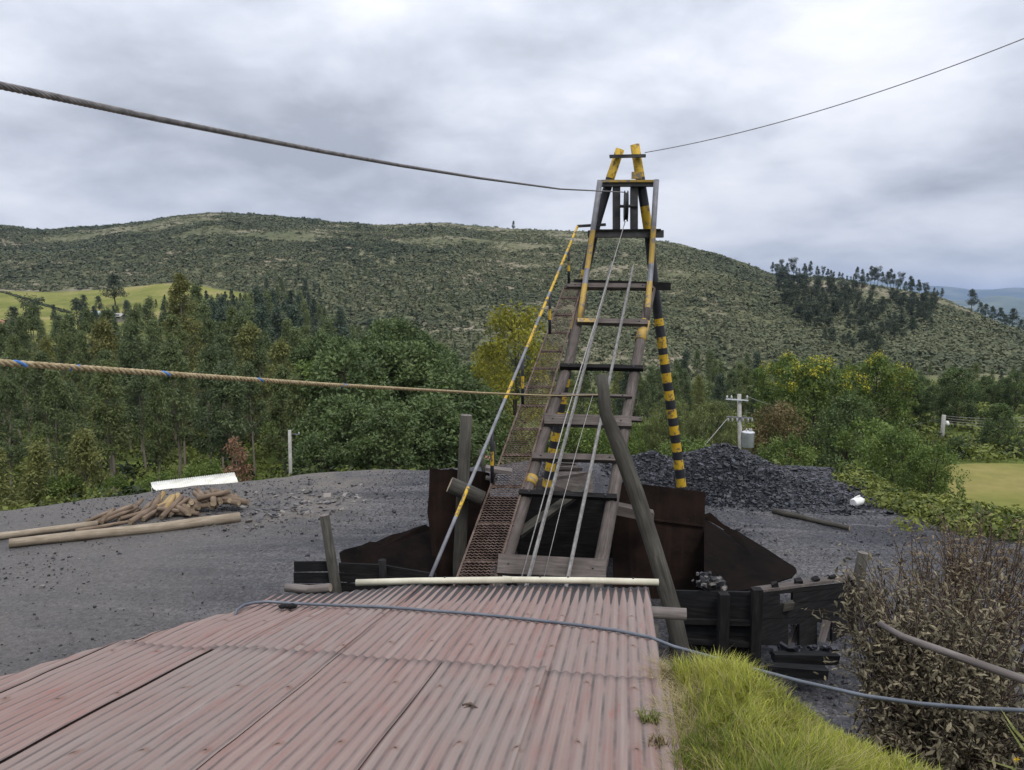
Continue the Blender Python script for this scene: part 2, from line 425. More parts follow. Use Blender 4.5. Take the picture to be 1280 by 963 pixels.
def Hbase(x, y):
    x = np.asarray(x, float); y = np.asarray(y, float)
    pa, D = polar(x, y)
    e = np.interp(pa, EX, ED)
    zr = zpix(np.interp(pa, RX, RY), np.interp(pa, RX, RD)); Dr = np.interp(pa, RX, RD)
    zf = np.interp(pa, [0, 500, 900, 1200], [-8.5, -9.5, -8.0, -7.0])
    t = (D - 130) / (Dr - 130)
    hill = zf + (zr - zf) * np.where(t < 1, t - 0.03 * np.sin(np.clip(t, 0, 1) * math.pi * 2) , 1 - np.minimum((t - 1) * 1.4, 1.5) )
    hill = np.where(t > 1, np.maximum(zr - (D - Dr) * 0.40, -60.0), hill)
    amp = np.clip((D - 285) / 100, 0, 1) * np.where(t > 0.85, 0.25, 1.0) + np.clip((D - 140) / 100, 0, 1) * np.clip((pa - 420) / 200, 0, 1) * (D < 385) * (1 - np.clip((D - 285) / 100, 0, 1))
    hill = hill + amp * (vnoise(x, y, 70, 3) * 9 + vnoise(x, y, 28, 4) * 3.0)
    q = np.clip((D - e) / np.maximum(130 - e, 1), 0, 1)
    right = np.clip((pa - 1080) / 120, 0, 1)
    bank = (1 - right) * -4.6 * smooth01((D - e) / 7.0) + right * -2.6 * smooth01((D - e) / 9.0)
    near = bank + (zf - bank) * smooth01(q)
    z = np.where(D < 130, near, hill)
    berm = np.exp(-((D - e + 1.2) / 1.3) ** 2) * np.where(pa < 540, 0.03, 0.03)
    z = z + berm
    yard = (D < e + 2)
    z = z + np.where(yard, vnoise(x * 0.22, y * 1.5 - x * 0.25, 1.0, 17) * 0.07 + vnoise(x, y, 5, 11) * 0.18 + vnoise(x, y, 1.3, 12) * 0.06, vnoise(x, y, 12, 13) * 0.8 * np.clip((D - e - 2) / 10, 0, 1))
    # low heaps of fines behind the hopper and along the berm
    z = z + 0.75 * np.exp(-(((x - 1.2) / 2.2) ** 2 + ((y - 21.5) / 1.5) ** 2))
    # camera hillside and the grassy mound beside the shed
    d = np.maximum((x - 1.1) * 0.877 + (y - 5.4) * 0.482, y - np.interp(x, [-5.0, -2.5], [-1.0, 5.6]))
    w = 1 - smooth01((d + 0.25) / 1.5)
    dx = x - edge_x(y)
    top = 2.84 + (4.84 - y) * 0.158 - 0.13 + 0.15 * smooth01((dx - 0.05) / 0.5) + vnoise(x, y, 0.9, 14) * 0.14 * smooth01(dx / 0.4) + np.maximum(-y, 0) * 0.2 - 0.16 * np.clip(dx - 0.35, 0, 3) - 0.05 * smooth01((0.3 - dx) / 0.3)
    z = z * (1 - w) + np.minimum(top, 30) * w
    return z
def edge_x(y): return 0.985 + (y - 4.84) * 0.153
def under_roof(x, y):
    return smooth01((edge_x(y) - 0.04 - x) / 0.10) * smooth01((x + 4.6) / 0.3) * smooth01((7.5 - y) / 0.4) * smooth01((y + 3) / 1)
def H(x, y):
    z = Hbase(x, y); m = under_roof(np.asarray(x, float), np.asarray(y, float))
    return z * (1 - m) + np.minimum(z, 0.6) * m
def h1(x, y): return float(H(np.array([x]), np.array([y]))[0])

def grid_faces(nu, nv, keep=None):
    i, j = np.meshgrid(np.arange(nu - 1), np.arange(nv - 1), indexing='ij')
    a = (i * nv + j).ravel()
    F = np.stack([a, a + nv, a + nv + 1, a + 1], 1)
    return F

def m_terrain():
    t = NT('hill_soil_and_grass', 0.95, 0.1)
    p = t.pos()
    n = t.noise(p, 0.035, 6, 0.6); n2 = t.noise(p, 0.4, 5, 0.6); n3 = t.noise(p, 2.5, 3)
    hill = t.ramp(n, [(0.36, (0.090, 0.100, 0.052)), (0.50, (0.145, 0.142, 0.082)), (0.66, (0.28, 0.235, 0.18))])
    hill = t.mix(t.rng(n2, 0.35, 0.7, 0, 0.6), hill, (0.07, 0.075, 0.035))
    val = t.ramp(n2, [(0.32, (0.04, 0.05, 0.015)), (0.55, (0.085, 0.11, 0.025)), (0.78, (0.19, 0.22, 0.05))])
    sp = t.node('ShaderNodeSeparateXYZ'); t.L.new(p, sp.inputs[0])
    c = t.mix(t.rng(sp.outputs[1], 110, 150, 0, 1), val, hill)
    c = t.mix(t.rng(sp.outputs[1], 1500, 3000, 0, 1), c, t.ramp(t.noise(p, 0.0022, 6, 0.6), [(0.4, (0.035, 0.055, 0.03)), (0.6, (0.13, 0.15, 0.08))]))
    t.bump(n3, 0.6, 0.15)
    return t.base(c)
def m_coal():
    t = NT('coal_gravel', 0.72, 0.35)
    p = t.pos()
    big = t.noise(p, 0.22, 5, 0.6, 0.6); midn = t.noise(p, 1.6, 6, 0.65); fine = t.noise(p, 14, 5, 0.7)
    tr = t.noise(t.pos((0.16, 1.5, 1)), 1.0, 4, 0.55, 0.8)
    peb = t.voro(p, 22, 'Color'); pd = t.voro(p, 22, 'Distance')
    c = t.ramp(big, [(0.34, (0.029, 0.029, 0.034)), (0.50, (0.050, 0.050, 0.056)), (0.70, (0.090, 0.084, 0.081))])
    c = t.mix(t.rng(midn, 0.38, 0.66, 0, 0.55), c, (0.036, 0.037, 0.044))
    c = t.mix(t.rng(tr, 0.50, 0.66, 0, 0.55), c, (0.135, 0.128, 0.130))
    pb = t.ramp(peb, [(0.2, 0.35), (0.55, 1.0), (0.85, 1.75)])
    c = t.mix(0.8, c, t.mix(1.0, c, pb, 'MULTIPLY'))
    c = t.mix(t.rng(fine, 0.60, 0.75, 0, 0.7), c, (0.20, 0.19, 0.19))
    # brown earth along the left bank
    sp = t.node('ShaderNodeSeparateXYZ'); t.L.new(p, sp.inputs[0])
    m = t.math('MULTIPLY', t.rng(sp.outputs[1], 16.2, 18.6, 0, 1), t.rng(sp.outputs[0], -3.0, -5.5, 0, 1))
    m = t.math('MULTIPLY', m, t.rng(t.noise(p, 0.7, 5, 0.6), 0.36, 0.56, 0.1, 0.9))
    c = t.mix(m, c, t.ramp(fine, [(0.3, (0.10, 0.085, 0.07)), (0.7, (0.25, 0.215, 0.18))]))
    w_ = t.math('MULTIPLY', t.rng(sp.outputs[0], -3.5, -8.0, 0, 1), t.rng(t.noise(p, 0.35, 5, 0.6), 0.30, 0.52, 0.3, 0.95))
    c = t.mix(w_, c, t.ramp(fine, [(0.3, (0.070, 0.064, 0.060)), (0.7, (0.155, 0.142, 0.132))]))
    h = t.math('ADD', t.math('MULTIPLY', pd, -0.7), t.math('ADD', t.math('MULTIPLY', midn, 1.2), fine))
    t.bump(h, 0.9, 0.05)
    return t.base(c)
def m_bank():
    t = NT('bank_soil', 0.95, 0.1); p = t.pos()
    n = t.noise(p, 3.5, 6, 0.65)
    c = t.ramp(n, [(0.3, (0.05, 0.055, 0.02)), (0.55, (0.12, 0.10, 0.05)), (0.75, (0.22, 0.17, 0.10))])
    t.bump(t.noise(p, 18, 5), 0.8, 0.03)
    return t.base(c)
def m_pasture(name, a, b, c3):
    t = NT(name, 0.95, 0.1); p = t.pos()
    n = t.noise(p, 0.07, 5, 0.6); n2 = t.noise(p, 0.8, 6, 0.65)
    c = t.ramp(n, [(0.36, a), (0.52, b), (0.68, c3)])
    c = t.mix(t.rng(n2, 0.35, 0.7, 0, 0.45), c, tuple(0.6 * v for v in a))
    t.bump(n2, 0.5, 0.1)
    return t.base(c)
M['terrain'] = m_terrain(); M['coal'] = m_coal(); M['bank'] = m_bank()

def in_yard(x, y):
    pa, D = polar(x, y); e = np.interp(pa, EX, ED)
    return e + 1.0 - D                       # > 0 inside
th = np.concatenate([np.linspace(-180, -62, 40, endpoint=False), np.linspace(-62, 62, 470), np.linspace(62, 180, 40)[1:]])
rho = np.concatenate([np.linspace(1.2, 30, 90, endpoint=False), np.geomspace(30, 900, 200, endpoint=False), np.geomspace(900, 13500, 40)])
TH, RH = np.meshgrid(np.radians(th), rho, indexing='ij')
X, Y = RH * np.sin(TH), RH * np.cos(TH)
Z = H(X, Y)
sink = np.where((in_yard(X, Y) > 0.6) & (Y > 6.0) & (np.abs(X) < 27), 0.25, 0.0)
sink = np.where((X > 0.6) & (X < 6.5) & (Y > -0.2) & (Y < 6.6), 0.25, sink)
V = np.stack([X, Y, Z - sink], -1).reshape(-1, 3)
tag(link('terrain', np_mesh('terrain', V, grid_faces(len(th), len(rho)), [M['terrain']], smooth=True)), kind='structure')

gx, gy = np.linspace(-30, 24, 440), np.linspace(5.6, 27, 220)
X, Y = np.meshgrid(gx, gy, indexing='ij')
Z = H(X, Y) + 0.02 + vnoise(X, Y, 0.35, 21) * 0.035
F = grid_faces(len(gx), len(gy))
keep = in_yard(X, Y).ravel()[F].min(1) > 0
V = np.stack([X, Y, Z], -1).reshape(-1, 3)
tag(link('coal_yard', np_mesh('coal_yard', V, F[keep], [M['coal']], smooth=True)), kind='structure')

gx, gy = np.linspace(0.74, 6.0, 90), np.linspace(-0.1, 6.5, 100)
X, Y = np.meshgrid(gx, gy, indexing='ij')
Z = H(X, Y) + 0.026 + vnoise(X, Y, 0.3, 22) * 0.05
V = np.stack([X, Y, Z], -1).reshape(-1, 3)
tag(link('earth_bank', np_mesh('earth_bank', V, grid_faces(len(gx), len(gy)), [M['bank']], smooth=True)), kind='structure')

def sheet(name, p0, p1, d0f, d1f, mat, nu=60, nv=24, lift=0.25):
    pp, tt = np.meshgrid(np.linspace(p0, p1, nu), np.linspace(0, 1, nv), indexing='ij')
    d0 = np.array([d0f(p) for p in pp[:, 0]])[:, None]; d1 = np.array([d1f(p) for p in pp[:, 0]])[:, None]
    D = d0 + (d1 - d0) * tt
    X = (pp - 640) / FPX * D
    Z = H(X, D) + lift
    V = np.stack([X, D, Z], -1).reshape(-1, 3)
    return tag(link(name, np_mesh(name, V, grid_faces(nu, nv), [mat], smooth=True)), kind='structure')
M['pasture'] = m_pasture('pasture_grass', (0.13, 0.145, 0.035), (0.20, 0.20, 0.055), (0.28, 0.235, 0.10))
M['hayfield'] = m_pasture('dry_hay_grass', (0.12, 0.15, 0.03), (0.20, 0.185, 0.055), (0.28, 0.22, 0.09))
sheet('pasture', -220, 320, lambda p: 168, lambda p: np.interp(p, [-200, 0, 200, 320], [262, 264, 266, 240]), M['pasture'], 90, 40, 0.35)
sheet('hayfield', 1150, 1560, lambda p: np.interp(p, [1150, 1200, 1280], [25, 24, 22.5]), lambda p: 36, M['hayfield'], 60, 40, 0.12)

# far mountains beyond the valley
def mountains(name, D0, ytab, seed, depth):
    ta = np.linspace(R(-50), R(58), 260)
    pa = 640 + FPX * np.tan(ta)
    top = zpix(np.interp(pa, ytab[0], ytab[1]), D0)
    top = top + vnoise(pa, pa * 0, 60, seed) * D0 * 0.006 + vnoise(pa, pa * 0, 17, seed + 1) * D0 * 0.002
    prof = np.array([-1.0, -0.8, -0.6, -0.4, -0.2, -0.08, 0, 0.2, 0.6, 1.0])
    V = []
    for k, q in enumerate(prof):
        D = D0 + q * depth
        hgt = (top + 62) * (1 - abs(q)) ** 1.2 - 62
        hgt = hgt + vnoise(pa * 1.0, np.full_like(pa, k * 37.0), 25, seed + 2) * (top + 62) * 0.18 * (abs(q) > 0.01) * (abs(q) < 0.99)
        V.append(np.stack([np.tan(ta) * D, np.full_like(ta, D), hgt], -1))
    V = np.stack(V, 1).reshape(-1, 3)
    tag(link(name, np_mesh(name, V, grid_faces(len(ta), len(prof)), [M['terrain']], smooth=True)), kind='structure')
mountains('distant_mountain', 9800, ([0, 1100, 1180, 1230, 1280, 1600], [352, 352, 357, 361, 358, 350]), 31, 1800)
mountains('distant_hill', 6200, ([0, 1100, 1180, 1230, 1280, 1600], [372, 370, 374, 371, 376, 372]), 41, 1300)

# the air between here and the mountains
hz = MB(); hz.box((0, 6200, 135), (14500, 0, 0), (0, 6900, 0), (0, 0, 215))
m = bpy.data.materials.new('haze'); m.use_nodes = True
nn = m.node_tree.nodes; nn.remove(nn['Principled BSDF'])
pv = nn.new('ShaderNodeVolumePrincipled'); pv.inputs['Density'].default_value = 8.5e-5
pv.inputs['Color'].default_value = (0.46, 0.62, 0.95, 1); pv.inputs['Anisotropy'].default_value = 0.2
m.node_tree.links.new(pv.outputs[0], nn['Material Output'].inputs['Volume'])
o = hz.build('haze', m, origin=(0, 0, 0)); tag(o, kind='stuff')
# ------------------------------------------------------------------ vegetation
def leaf_quads(rng, C, n, spread, L, W, droop=0.0, tint0=None, tvar=0.25, out=None):
    """n leaves round every centre: returns V, F(quads), tint"""
    m = len(C)
    c = np.repeat(C, n, 0)
    sp = np.repeat(np.asarray(spread, float).reshape(-1, 1) if np.ndim(spread) == 1 else np.full((m, 1), spread), n, 0)
    g = rng.normal(size=(m * n, 3)); g /= np.linalg.norm(g, axis=1, keepdims=True) + 1e-9
    p = c + g * sp * (rng.random((m * n, 1)) ** 0.5)
    a = rng.normal(size=(m * n, 3)) + g * 0.7; a[:, 2] -= droop
    a /= np.linalg.norm(a, axis=1, keepdims=True) + 1e-9
    b = np.cross(a, rng.normal(size=(m * n, 3))); b /= np.linalg.norm(b, axis=1, keepdims=True) + 1e-9
    s = (0.65 + 0.7 * rng.random((m * n, 1)))
    l, w = a * L * s, b * W * s
    V = np.stack([p, p + l * 0.45 + w * 0.5, p + l, p + l * 0.45 - w * 0.5], 1).reshape(-1, 3)
    F = np.arange(m * n * 4).reshape(-1, 4)
    t = np.repeat(rng.random(m) if tint0 is None else tint0, n) * (1 - tvar) + rng.random(m * n) * tvar
    return V, F, np.repeat(t, 4)
def limb_tubes(paths, n=5):
    """paths: list of (points (k,3), radii (k)) -> V, F"""
    Vs, Fs, b = [], [], 0
    ang = np.linspace(0, 2 * np.pi, n, endpoint=False)
    for P, r in paths:
        P = np.asarray(P, float); k = len(P)
        T = np.gradient(P, axis=0); T /= np.linalg.norm(T, axis=1, keepdims=True) + 1e-9
        ref = np.array([1.0, 0, 0]) if abs(T[0, 0]) < 0.8 else np.array([0, 1.0, 0])
        A = np.cross(T, ref); A /= np.linalg.norm(A, axis=1, keepdims=True) + 1e-9
        B = np.cross(T, A)
        ring = P[:, None] + (A[:, None] * np.cos(ang)[None, :, None] + B[:, None] * np.sin(ang)[None, :, None]) * np.asarray(r)[:, None, None]
        Vs.append(ring.reshape(-1, 3))
        i, j = np.meshgrid(np.arange(k - 1), np.arange(n), indexing='ij')
        Fs.append(np.stack([b + i * n + j, b + i * n + (j + 1) % n, b + (i + 1) * n + (j + 1) % n, b + (i + 1) * n + j], -1).reshape(-1, 4))
        b += k * n
    return np.concatenate(Vs), np.concatenate(Fs)
def tree_proto(seed, Ht, base, rad, ncl, nleaf, spread, L, W, droop, trunk_r, bark, leaf, prof='euc', lean=0.04, side=None, gap=0.35, stems=1, outer=0.45):
    """builds trunk and crown meshes of a tree of height Ht standing at the origin"""
    rng = np.random.default_rng(seed)
    paths, C, S = [], [], []
    for st in range(stems):
        k = 8
        tz = np.linspace(0, Ht * 0.96, k)
        off = np.cumsum(rng.normal(0, lean * Ht / k, (k, 2)), 0); off -= off[0]
        if stems > 1: off += np.outer(np.linspace(0, 1, k) ** 1.2, rng.normal(0, rad * 0.45, 2))
        P = np.column_stack([off, tz]); P[0, 2] = -0.6
        paths.append((P, trunk_r * (1 - 0.86 * np.linspace(0, 1, k)) * (1 if stems == 1 else 0.7)))
        def tp(z): return np.array([np.interp(z, tz, P[:, 0]), np.interp(z, tz, P[:, 1]), z])
        n = ncl // stems
        lob = rng.normal(0, 1, 6)
        for c in range(n):
            t = rng.random() ** (0.85 if prof != 'cone' else 1.25)
            z = Ht * (base + (1 - base) * t)
            if prof == 'euc': rr = rad * 1.1 * min(1.0, 0.45 + t * 2.2) * max(1 - t, 0.0) ** 0.62
            elif prof == 'cone': rr = rad * (1 - t) ** 0.85 + rad * 0.06
            elif prof == 'round': rr = rad * math.sqrt(max(0.03, 1 - (2 * t - 0.9) ** 2 / 1.25))
            elif prof == 'umb': rr = rad * (0.35 + 0.65 * t)
            else: rr = rad
            a = rng.random() * 2 * np.pi
            rr *= 1 + gap * (0.6 * np.sin(a * 2 + lob[0] * 3 + t * 5) + 0.4 * np.sin(a * 3 + lob[1] * 4 - t * 9))
            q = rr * (outer + (1 - outer) * rng.random() ** 0.6)
            zb = max(z - q * (0.75 if prof != 'cone' else 0.05), Ht * base * 0.6 if prof != 'cone' else z)
            b0 = tp(min(zb, Ht * 0.94)); ctr = tp(min(z, Ht * 0.95)); e = ctr + np.array([np.cos(a) * q, np.sin(a) * q, 0]); e[2] = z
            mid = (b0 + e) / 2 + np.array([0, 0, 0.06 * q])
            r0 = trunk_r * 0.28 * (1 - 0.7 * z / Ht)
            paths.append((np.array([b0, mid, e]), np.array([r0, r0 * 0.6, r0 * 0.2])))
            C.append(e); S.append(spread * (0.7 + 0.6 * rng.random()) * (1.0 if prof != 'cone' else 0.6 + 0.7 * (1 - t)))
    C = np.array(C)
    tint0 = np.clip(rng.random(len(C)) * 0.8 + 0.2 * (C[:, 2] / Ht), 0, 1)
    V, F, T = leaf_quads(rng, C, nleaf, np.array(S), L, W, droop, tint0)
    tv, tf = limb_tubes(paths, 6)
    trunk = np_mesh('trunk', tv, tf, [M[bark]], smooth=True)
    crown = np_mesh('crown', V, F, [M[leaf]], tint=T)
    return dict(trunk=trunk, crown=crown, H=Ht, side=side, C=C, seed=seed)
def joined(p, leaf, bark):
    """one mesh for trees too small to show their parts"""
    def arr(me):
        v = np.empty(len(me.vertices) * 3, np.float32); me.vertices.foreach_get('co', v)
        f = np.empty(len(me.polygons) * 4, np.int32); me.loops.foreach_get('vertex_index', f)
        return v.reshape(-1, 3), f.reshape(-1, 4)
    v1, f1 = arr(p['trunk']); v2, f2 = arr(p['crown'])
    t = np.empty(len(v2), np.float32); p['crown'].attributes['tint'].data.foreach_get('value', t)
    return np_mesh('far_tree', np.concatenate([v1, v2]), np.concatenate([f1, f2 + len(v1)]), [M[bark], M[leaf]],
                   tint=np.concatenate([np.zeros(len(v1)), t]), mi=np.concatenate([np.zeros(len(f1), int), np.ones(len(f2), int)]))
trng = random.Random(99)
def px2x(px, D): return (px - 640.0) / FPX * D
TREES = []
def plant(p, name, px, D, ytop, label, cat='tree', group=None, width=1.0, parts=True, hmin=1.0, lift=0.0):
    x = px2x(px, D); z = h1(x, D) + lift
    h = max(zpix(ytop, D) - z, hmin); s = h / p['H']
    if parts:
        o = empty(name, (x, D, z), label, cat, group)
        for nm in ('trunk', 'crown'):
            c = bpy.data.objects.new(nm, p[nm]); COL.objects.link(c); c.parent = o
        if p['side'] is not None:
            c = bpy.data.objects.new('blossom', p['side']); COL.objects.link(c); c.parent = o
    else:
        o = tag(link(name, p['one'], (x, D, z)), label, cat, group)
    o.scale = (s * width, s * width, s); o.rotation_euler = (0, 0, trng.uniform(0, 6.28))
    TREES.append((x, D)); return o

# prototypes
EUC = [tree_proto(100 + i, 13, b, r, 62, 110, 0.50, 0.27, 0.085, 0.9, 0.15, 'bark_pale', 'leaf_euc', 'euc') for i, (b, r) in enumerate(((0.36, 1.75), (0.46, 1.5), (0.30, 2.0), (0.42, 1.6)))]
OLV = [tree_proto(120 + i, 11, 0.16, 1.9, 95, 85, 0.6, 0.28, 0.085, 0.7, 0.13, 'bark_pale', 'leaf_olive', 'euc') for i in range(3)]
BIGC = tree_proto(130, 16, 0.10, 3.3, 190, 90, 0.62, 0.28, 0.08, 0.6, 0.2, 'bark_pale', 'leaf_olive', 'cone', gap=0.3)
BRD = [tree_proto(140 + i, 10, 0.08, 3.0, 150, 75, 0.62, 0.26, 0.13, 0.1, 0.16, 'bark_dark', 'leaf_broad', 'round', gap=0.3) for i in range(3)]
FRS = [tree_proto(150 + i, 7, 0.06, 2.2, 110, 75, 0.5, 0.20, 0.10, 0.1, 0.11, 'bark_dark', 'leaf_fresh', 'round', stems=2) for i in range(2)]
CON = [tree_proto(160 + i, 14, 0.06, 2.3, 120, 60, 0.62, 0.34, 0.09, 0.3, 0.17, 'bark_dark', 'leaf_conifer', 'cone', gap=0.2) for i in range(2)]
CON.append(tree_proto(163, 14, 0.15, 2.2, 110, 60, 0.75, 0.34, 0.10, 0.5, 0.17, 'bark_dark', 'leaf_conifer', 'euc', gap=0.25))
YEL = tree_proto(170, 9.5, 0.22, 2.5, 95, 95, 0.52, 0.20, 0.07, 0.7, 0.14, 'bark_dark', 'leaf_yellow', 'round', gap=0.45, stems=2)
WIL = tree_proto(175, 7, 0.05, 2.3, 120, 85, 0.5, 0.30, 0.045, 1.8, 0.12, 'bark_dark', 'leaf_willow', 'round', gap=0.25)
BRZ = tree_proto(176, 7, 0.04, 2.3, 120, 80, 0.5, 0.22, 0.07, 0.6, 0.12, 'bark_dark', 'leaf_brown', 'round', gap=0.3)
DED = tree_proto(177, 7, 0.15, 0.9, 40, 60, 0.4, 0.22, 0.07, 0.8, 0.08, 'bark_pale', 'leaf_dead', 'cone')
ACA = []
for i in range(2):
    p = tree_proto(180 + i, 10, 0.10, 3.2, 170, 75, 0.6, 0.24, 0.12, 0.2, 0.16, 'bark_dark', 'leaf_fresh', 'round', gap=0.45)
    rg = np.random.default_rng(190 + i); C = p['C']
    sel = C[(C[:, 2] > 6.6) & (rg.random(len(C)) < 0.34)]
    V_, F_, T_ = leaf_quads(rg, sel + np.array([0, 0, 0.38]), 38, 0.46, 0.17, 0.13, 0.0)
    p['side'] = np_mesh('blossom', V_, F_, [M['blossom']], tint=T_)
    ACA.append(p)
PAL = tree_proto(195, 5, 0.03, 1.9, 100, 80, 0.42, 0.16, 0.07, 0.2, 0.07, 'bark_dark', 'leaf_fresh', 'round', stems=3)
HTR = [tree_proto(200 + i, 12, 0.30, 2.3, 46, 42, 0.85, 0.55, 0.20, 0.5, 0.16, 'bark_dark', 'leaf_hilltree', 'umb' if i == 0 else 'euc', gap=0.4) for i in range(3)]
FAR = [tree_proto(210 + i, 13, 0.10, 2.0, 60, 45, 0.8, 0.50, 0.16, 0.5, 0.17, 'bark_dark', 'leaf_conifer' if i < 2 else 'leaf_euc', 'cone' if i == 0 else 'euc', gap=0.25) for i in range(4)]
for p in HTR: p['one'] = joined(p, 'leaf_hilltree', 'bark_dark')
for i, p in enumerate(FAR): p['one'] = joined(p, 'leaf_conifer' if i < 2 else 'leaf_euc', 'bark_dark')

# --- left stand of eucalyptus behind the bank: rows going away down the slope
TOPX = [-200, 0, 40, 100, 150, 200, 235, 270, 330, 380, 430, 480, 520, 560, 600]
TOPY = [410, 425, 430, 425, 440, 425, 395, 420, 440, 455, 470, 470, 470, 480, 500]
def row(protos, name, D0, D1, p0, p1, n, dy, jit, label, group, width=(0.85, 1.2), parts=True, topx=TOPX, topy=TOPY, cat='tree'):
    for i in range(n):
        px = p0 + (p1 - p0) * (i + 0.5 + trng.uniform(-0.42, 0.42)) / n
        D = trng.uniform(D0, D1)
        yt = np.interp(px, topx, topy) + dy + trng.uniform(-jit, jit)
        plant(trng.choice(protos), name, px, D, yt, label, cat, group, trng.uniform(*width), parts, hmin=2.5)
L_E = 'slender pale-trunked eucalyptus in the crowded stand behind the gravel bank on the left'
G_E = 'eucalyptus trees in the stand behind the left bank'
row(EUC, 'eucalyptus_tree', 33, 40, -130, 400, 13, 50, 40, L_E, G_E)
row(EUC, 'eucalyptus_tree', 43, 52, -180, 430, 20, 16, 32, L_E, G_E)
row(EUC + OLV[:1], 'eucalyptus_tree', 55, 70, -210, 460, 27, -20, 26, L_E, G_E)
row(EUC, 'eucalyptus_tree', 74, 100, -220, 470, 34, -34, 16, L_E, G_E)
for px, D, yt, w in ((310, 58, 408, 1.25), (128, 62, 400, 1.0), (350, 50, 428, 1.1)):
    plant(trng.choice(OLV), 'eucalyptus_tree', px, D, yt, 'olive-yellow tinted eucalyptus rising among the dark trees behind the left bank', 'tree', 'olive eucalyptus trees on the left', w)
plant(BIGC, 'eucalyptus_tree', 233, 62, 347, 'tall pointed olive tree with a cone-shaped crown, highest above the left forest', 'tree', None, 1.05)
plant(DED, 'dead_tree', 291, 26.3, 538, 'small tree with dead brown leaves behind the white-roofed shelter', 'tree', None, 1.0)
for px, D, yt, w in ((-20, 25, 562, 1.0), (38, 26.5, 556, 0.9), (92, 28, 540, 0.85)):
    plant(OLV[trng.randrange(3)], 'bushy_tree', px, D, yt, 'low bushy yellow-green tree at the left edge of the gravel yard', 'tree', 'low bushy trees at the left edge', w * 1.25, hmin=2)
row(FRS, 'understorey_tree', 27, 32, 60, 380, 6, 180, 14, 'small fresh-green tree at the foot of the eucalyptus stand behind the bank', 'small trees below the eucalyptus stand', (0.9, 1.3))
# --- centre: dense broadleaf trees behind the hopper
CTX, CTY = [380, 420, 470, 520, 560, 600, 700], [430, 420, 408, 405, 430, 455, 470]
L_B = 'dark green broadleaf tree in the dense clump behind the hopper'
row(BRD, 'broadleaf_tree', 27, 32, 372, 600, 8, 105, 22, L_B, 'broadleaf trees behind the hopper', (0.95, 1.25), True, CTX, CTY)
row(BRD + FRS[:1], 'broadleaf_tree', 35, 46, 380, 620, 10, 45, 22, L_B, 'broadleaf trees behind the hopper', (0.95, 1.2), True, CTX, CTY)
row(BRD, 'broadleaf_tree', 50, 66, 370, 600, 11, 10, 14, L_B, 'broadleaf trees behind the hopper', (0.9, 1.15), True, CTX, CTY)
plant(YEL, 'yellow_tree', 643, 40, 388, 'yellow-green tree glowing behind the mesh walkway', 'tree', None, 1.0)
plant(YEL, 'yellow_tree', 612, 47, 436, 'smaller yellow-green tree left of the bright one behind the walkway', 'tree', None, 0.8)
row(FRS + BRD[:1], 'broadleaf_tree', 36, 50, 690, 815, 7, 70, 12, 'round green tree seen through the rungs of the headframe', 'trees behind the headframe', (0.9, 1.2), True, CTX, CTY)
# --- right side
RTX, RTY = [800, 850, 900, 950, 1000, 1060, 1120, 1200, 1300, 1450], [470, 462, 462, 468, 470, 470, 478, 478, 480, 480]
row(EUC + CON[2:] + OLV, 'woodland_tree', 58, 95, 690, 1150, 42, 2, 14, 'tree in the dark woodland belt behind the acacias and the coal heap', 'trees in the belt on the right', (0.9, 1.25), True, RTX, RTY)
row(BRD + OLV[:1], 'woodland_tree', 58, 84, 1110, 1480, 26, -4, 12, 'tree in the green woodland beyond the dry hayfield', 'trees beyond the hayfield', (0.9, 1.25), True, RTX, RTY)
plant(WIL, 'willow_tree', 893, 38, 504, 'pale drooping willow-like tree left of the transformer pole', 'tree', None, 1.0)
plant(WIL, 'willow_tree', 838, 44, 500, 'drooping grey-green tree behind the striped right leg of the headframe', 'tree', None, 0.9)
plant(BRZ, 'bronze_tree', 975, 37, 508, 'bronze-tinged rounded tree right of the transformer pole', 'tree', None, 0.95)
plant(PAL, 'pale_shrub', 985, 28.5, 550, 'pale green shrub at the right foot of the coal heap', 'shrub', None, 1.0)
plant(PAL, 'pale_shrub', 868, 33, 556, 'pale green shrub at the left shoulder of the coal heap', 'shrub', None, 1.2)
plant(ACA[0], 'acacia_tree', 1020, 42, 452, 'left acacia with yellow blossom over dark foliage behind the coal yard', 'tree', None, 0.95)
plant(ACA[1], 'acacia_tree', 1098, 46, 448, 'right acacia with yellow blossom at its top behind the coal yard', 'tree', None, 0.95)
plant(ACA[1], 'acacia_tree', 985, 50, 448, 'farther acacia with bright yellow blossom left of the two dark ones', 'tree', None, 0.9)
plant(BRD[0], 'broadleaf_tree', 1062, 36, 500, 'darkest broadleaf tree below the two acacias', 'tree', None, 0.9)
plant(BRD[1], 'broadleaf_tree', 1200, 54, 462, 'large bright green spreading tree behind the leaning utility pole', 'tree', None, 1.15)
plant(BRD[2], 'broadleaf_tree', 1255, 41, 508, 'rounded green tree at the back edge of the hayfield', 'tree', None, 1.1)
plant(BRD[0], 'broadleaf_tree', 1203, 39, 548, 'low dark tree at the left end of the hayfield', 'tree', None, 1.3)
plant(BRD[1], 'broadleaf_tree', 1320, 42, 510, 'rounded green tree far right behind the hayfield', 'tree', None, 1.2)
plant(PAL, 'pale_shrub', 1140, 26, 543, 'tall feathery pale shrub above the creepers on the right berm', 'shrub', None, 0.95)
plant(PAL, 'pale_shrub', 1172, 24.5, 560, 'feathery pale shrub next to the hayfield corner', 'shrub', None, 0.9)
plant(FRS[0], 'fresh_shrub', 1100, 30, 530, 'green bush between the acacias and the pale shrub', 'shrub', None, 1.0)
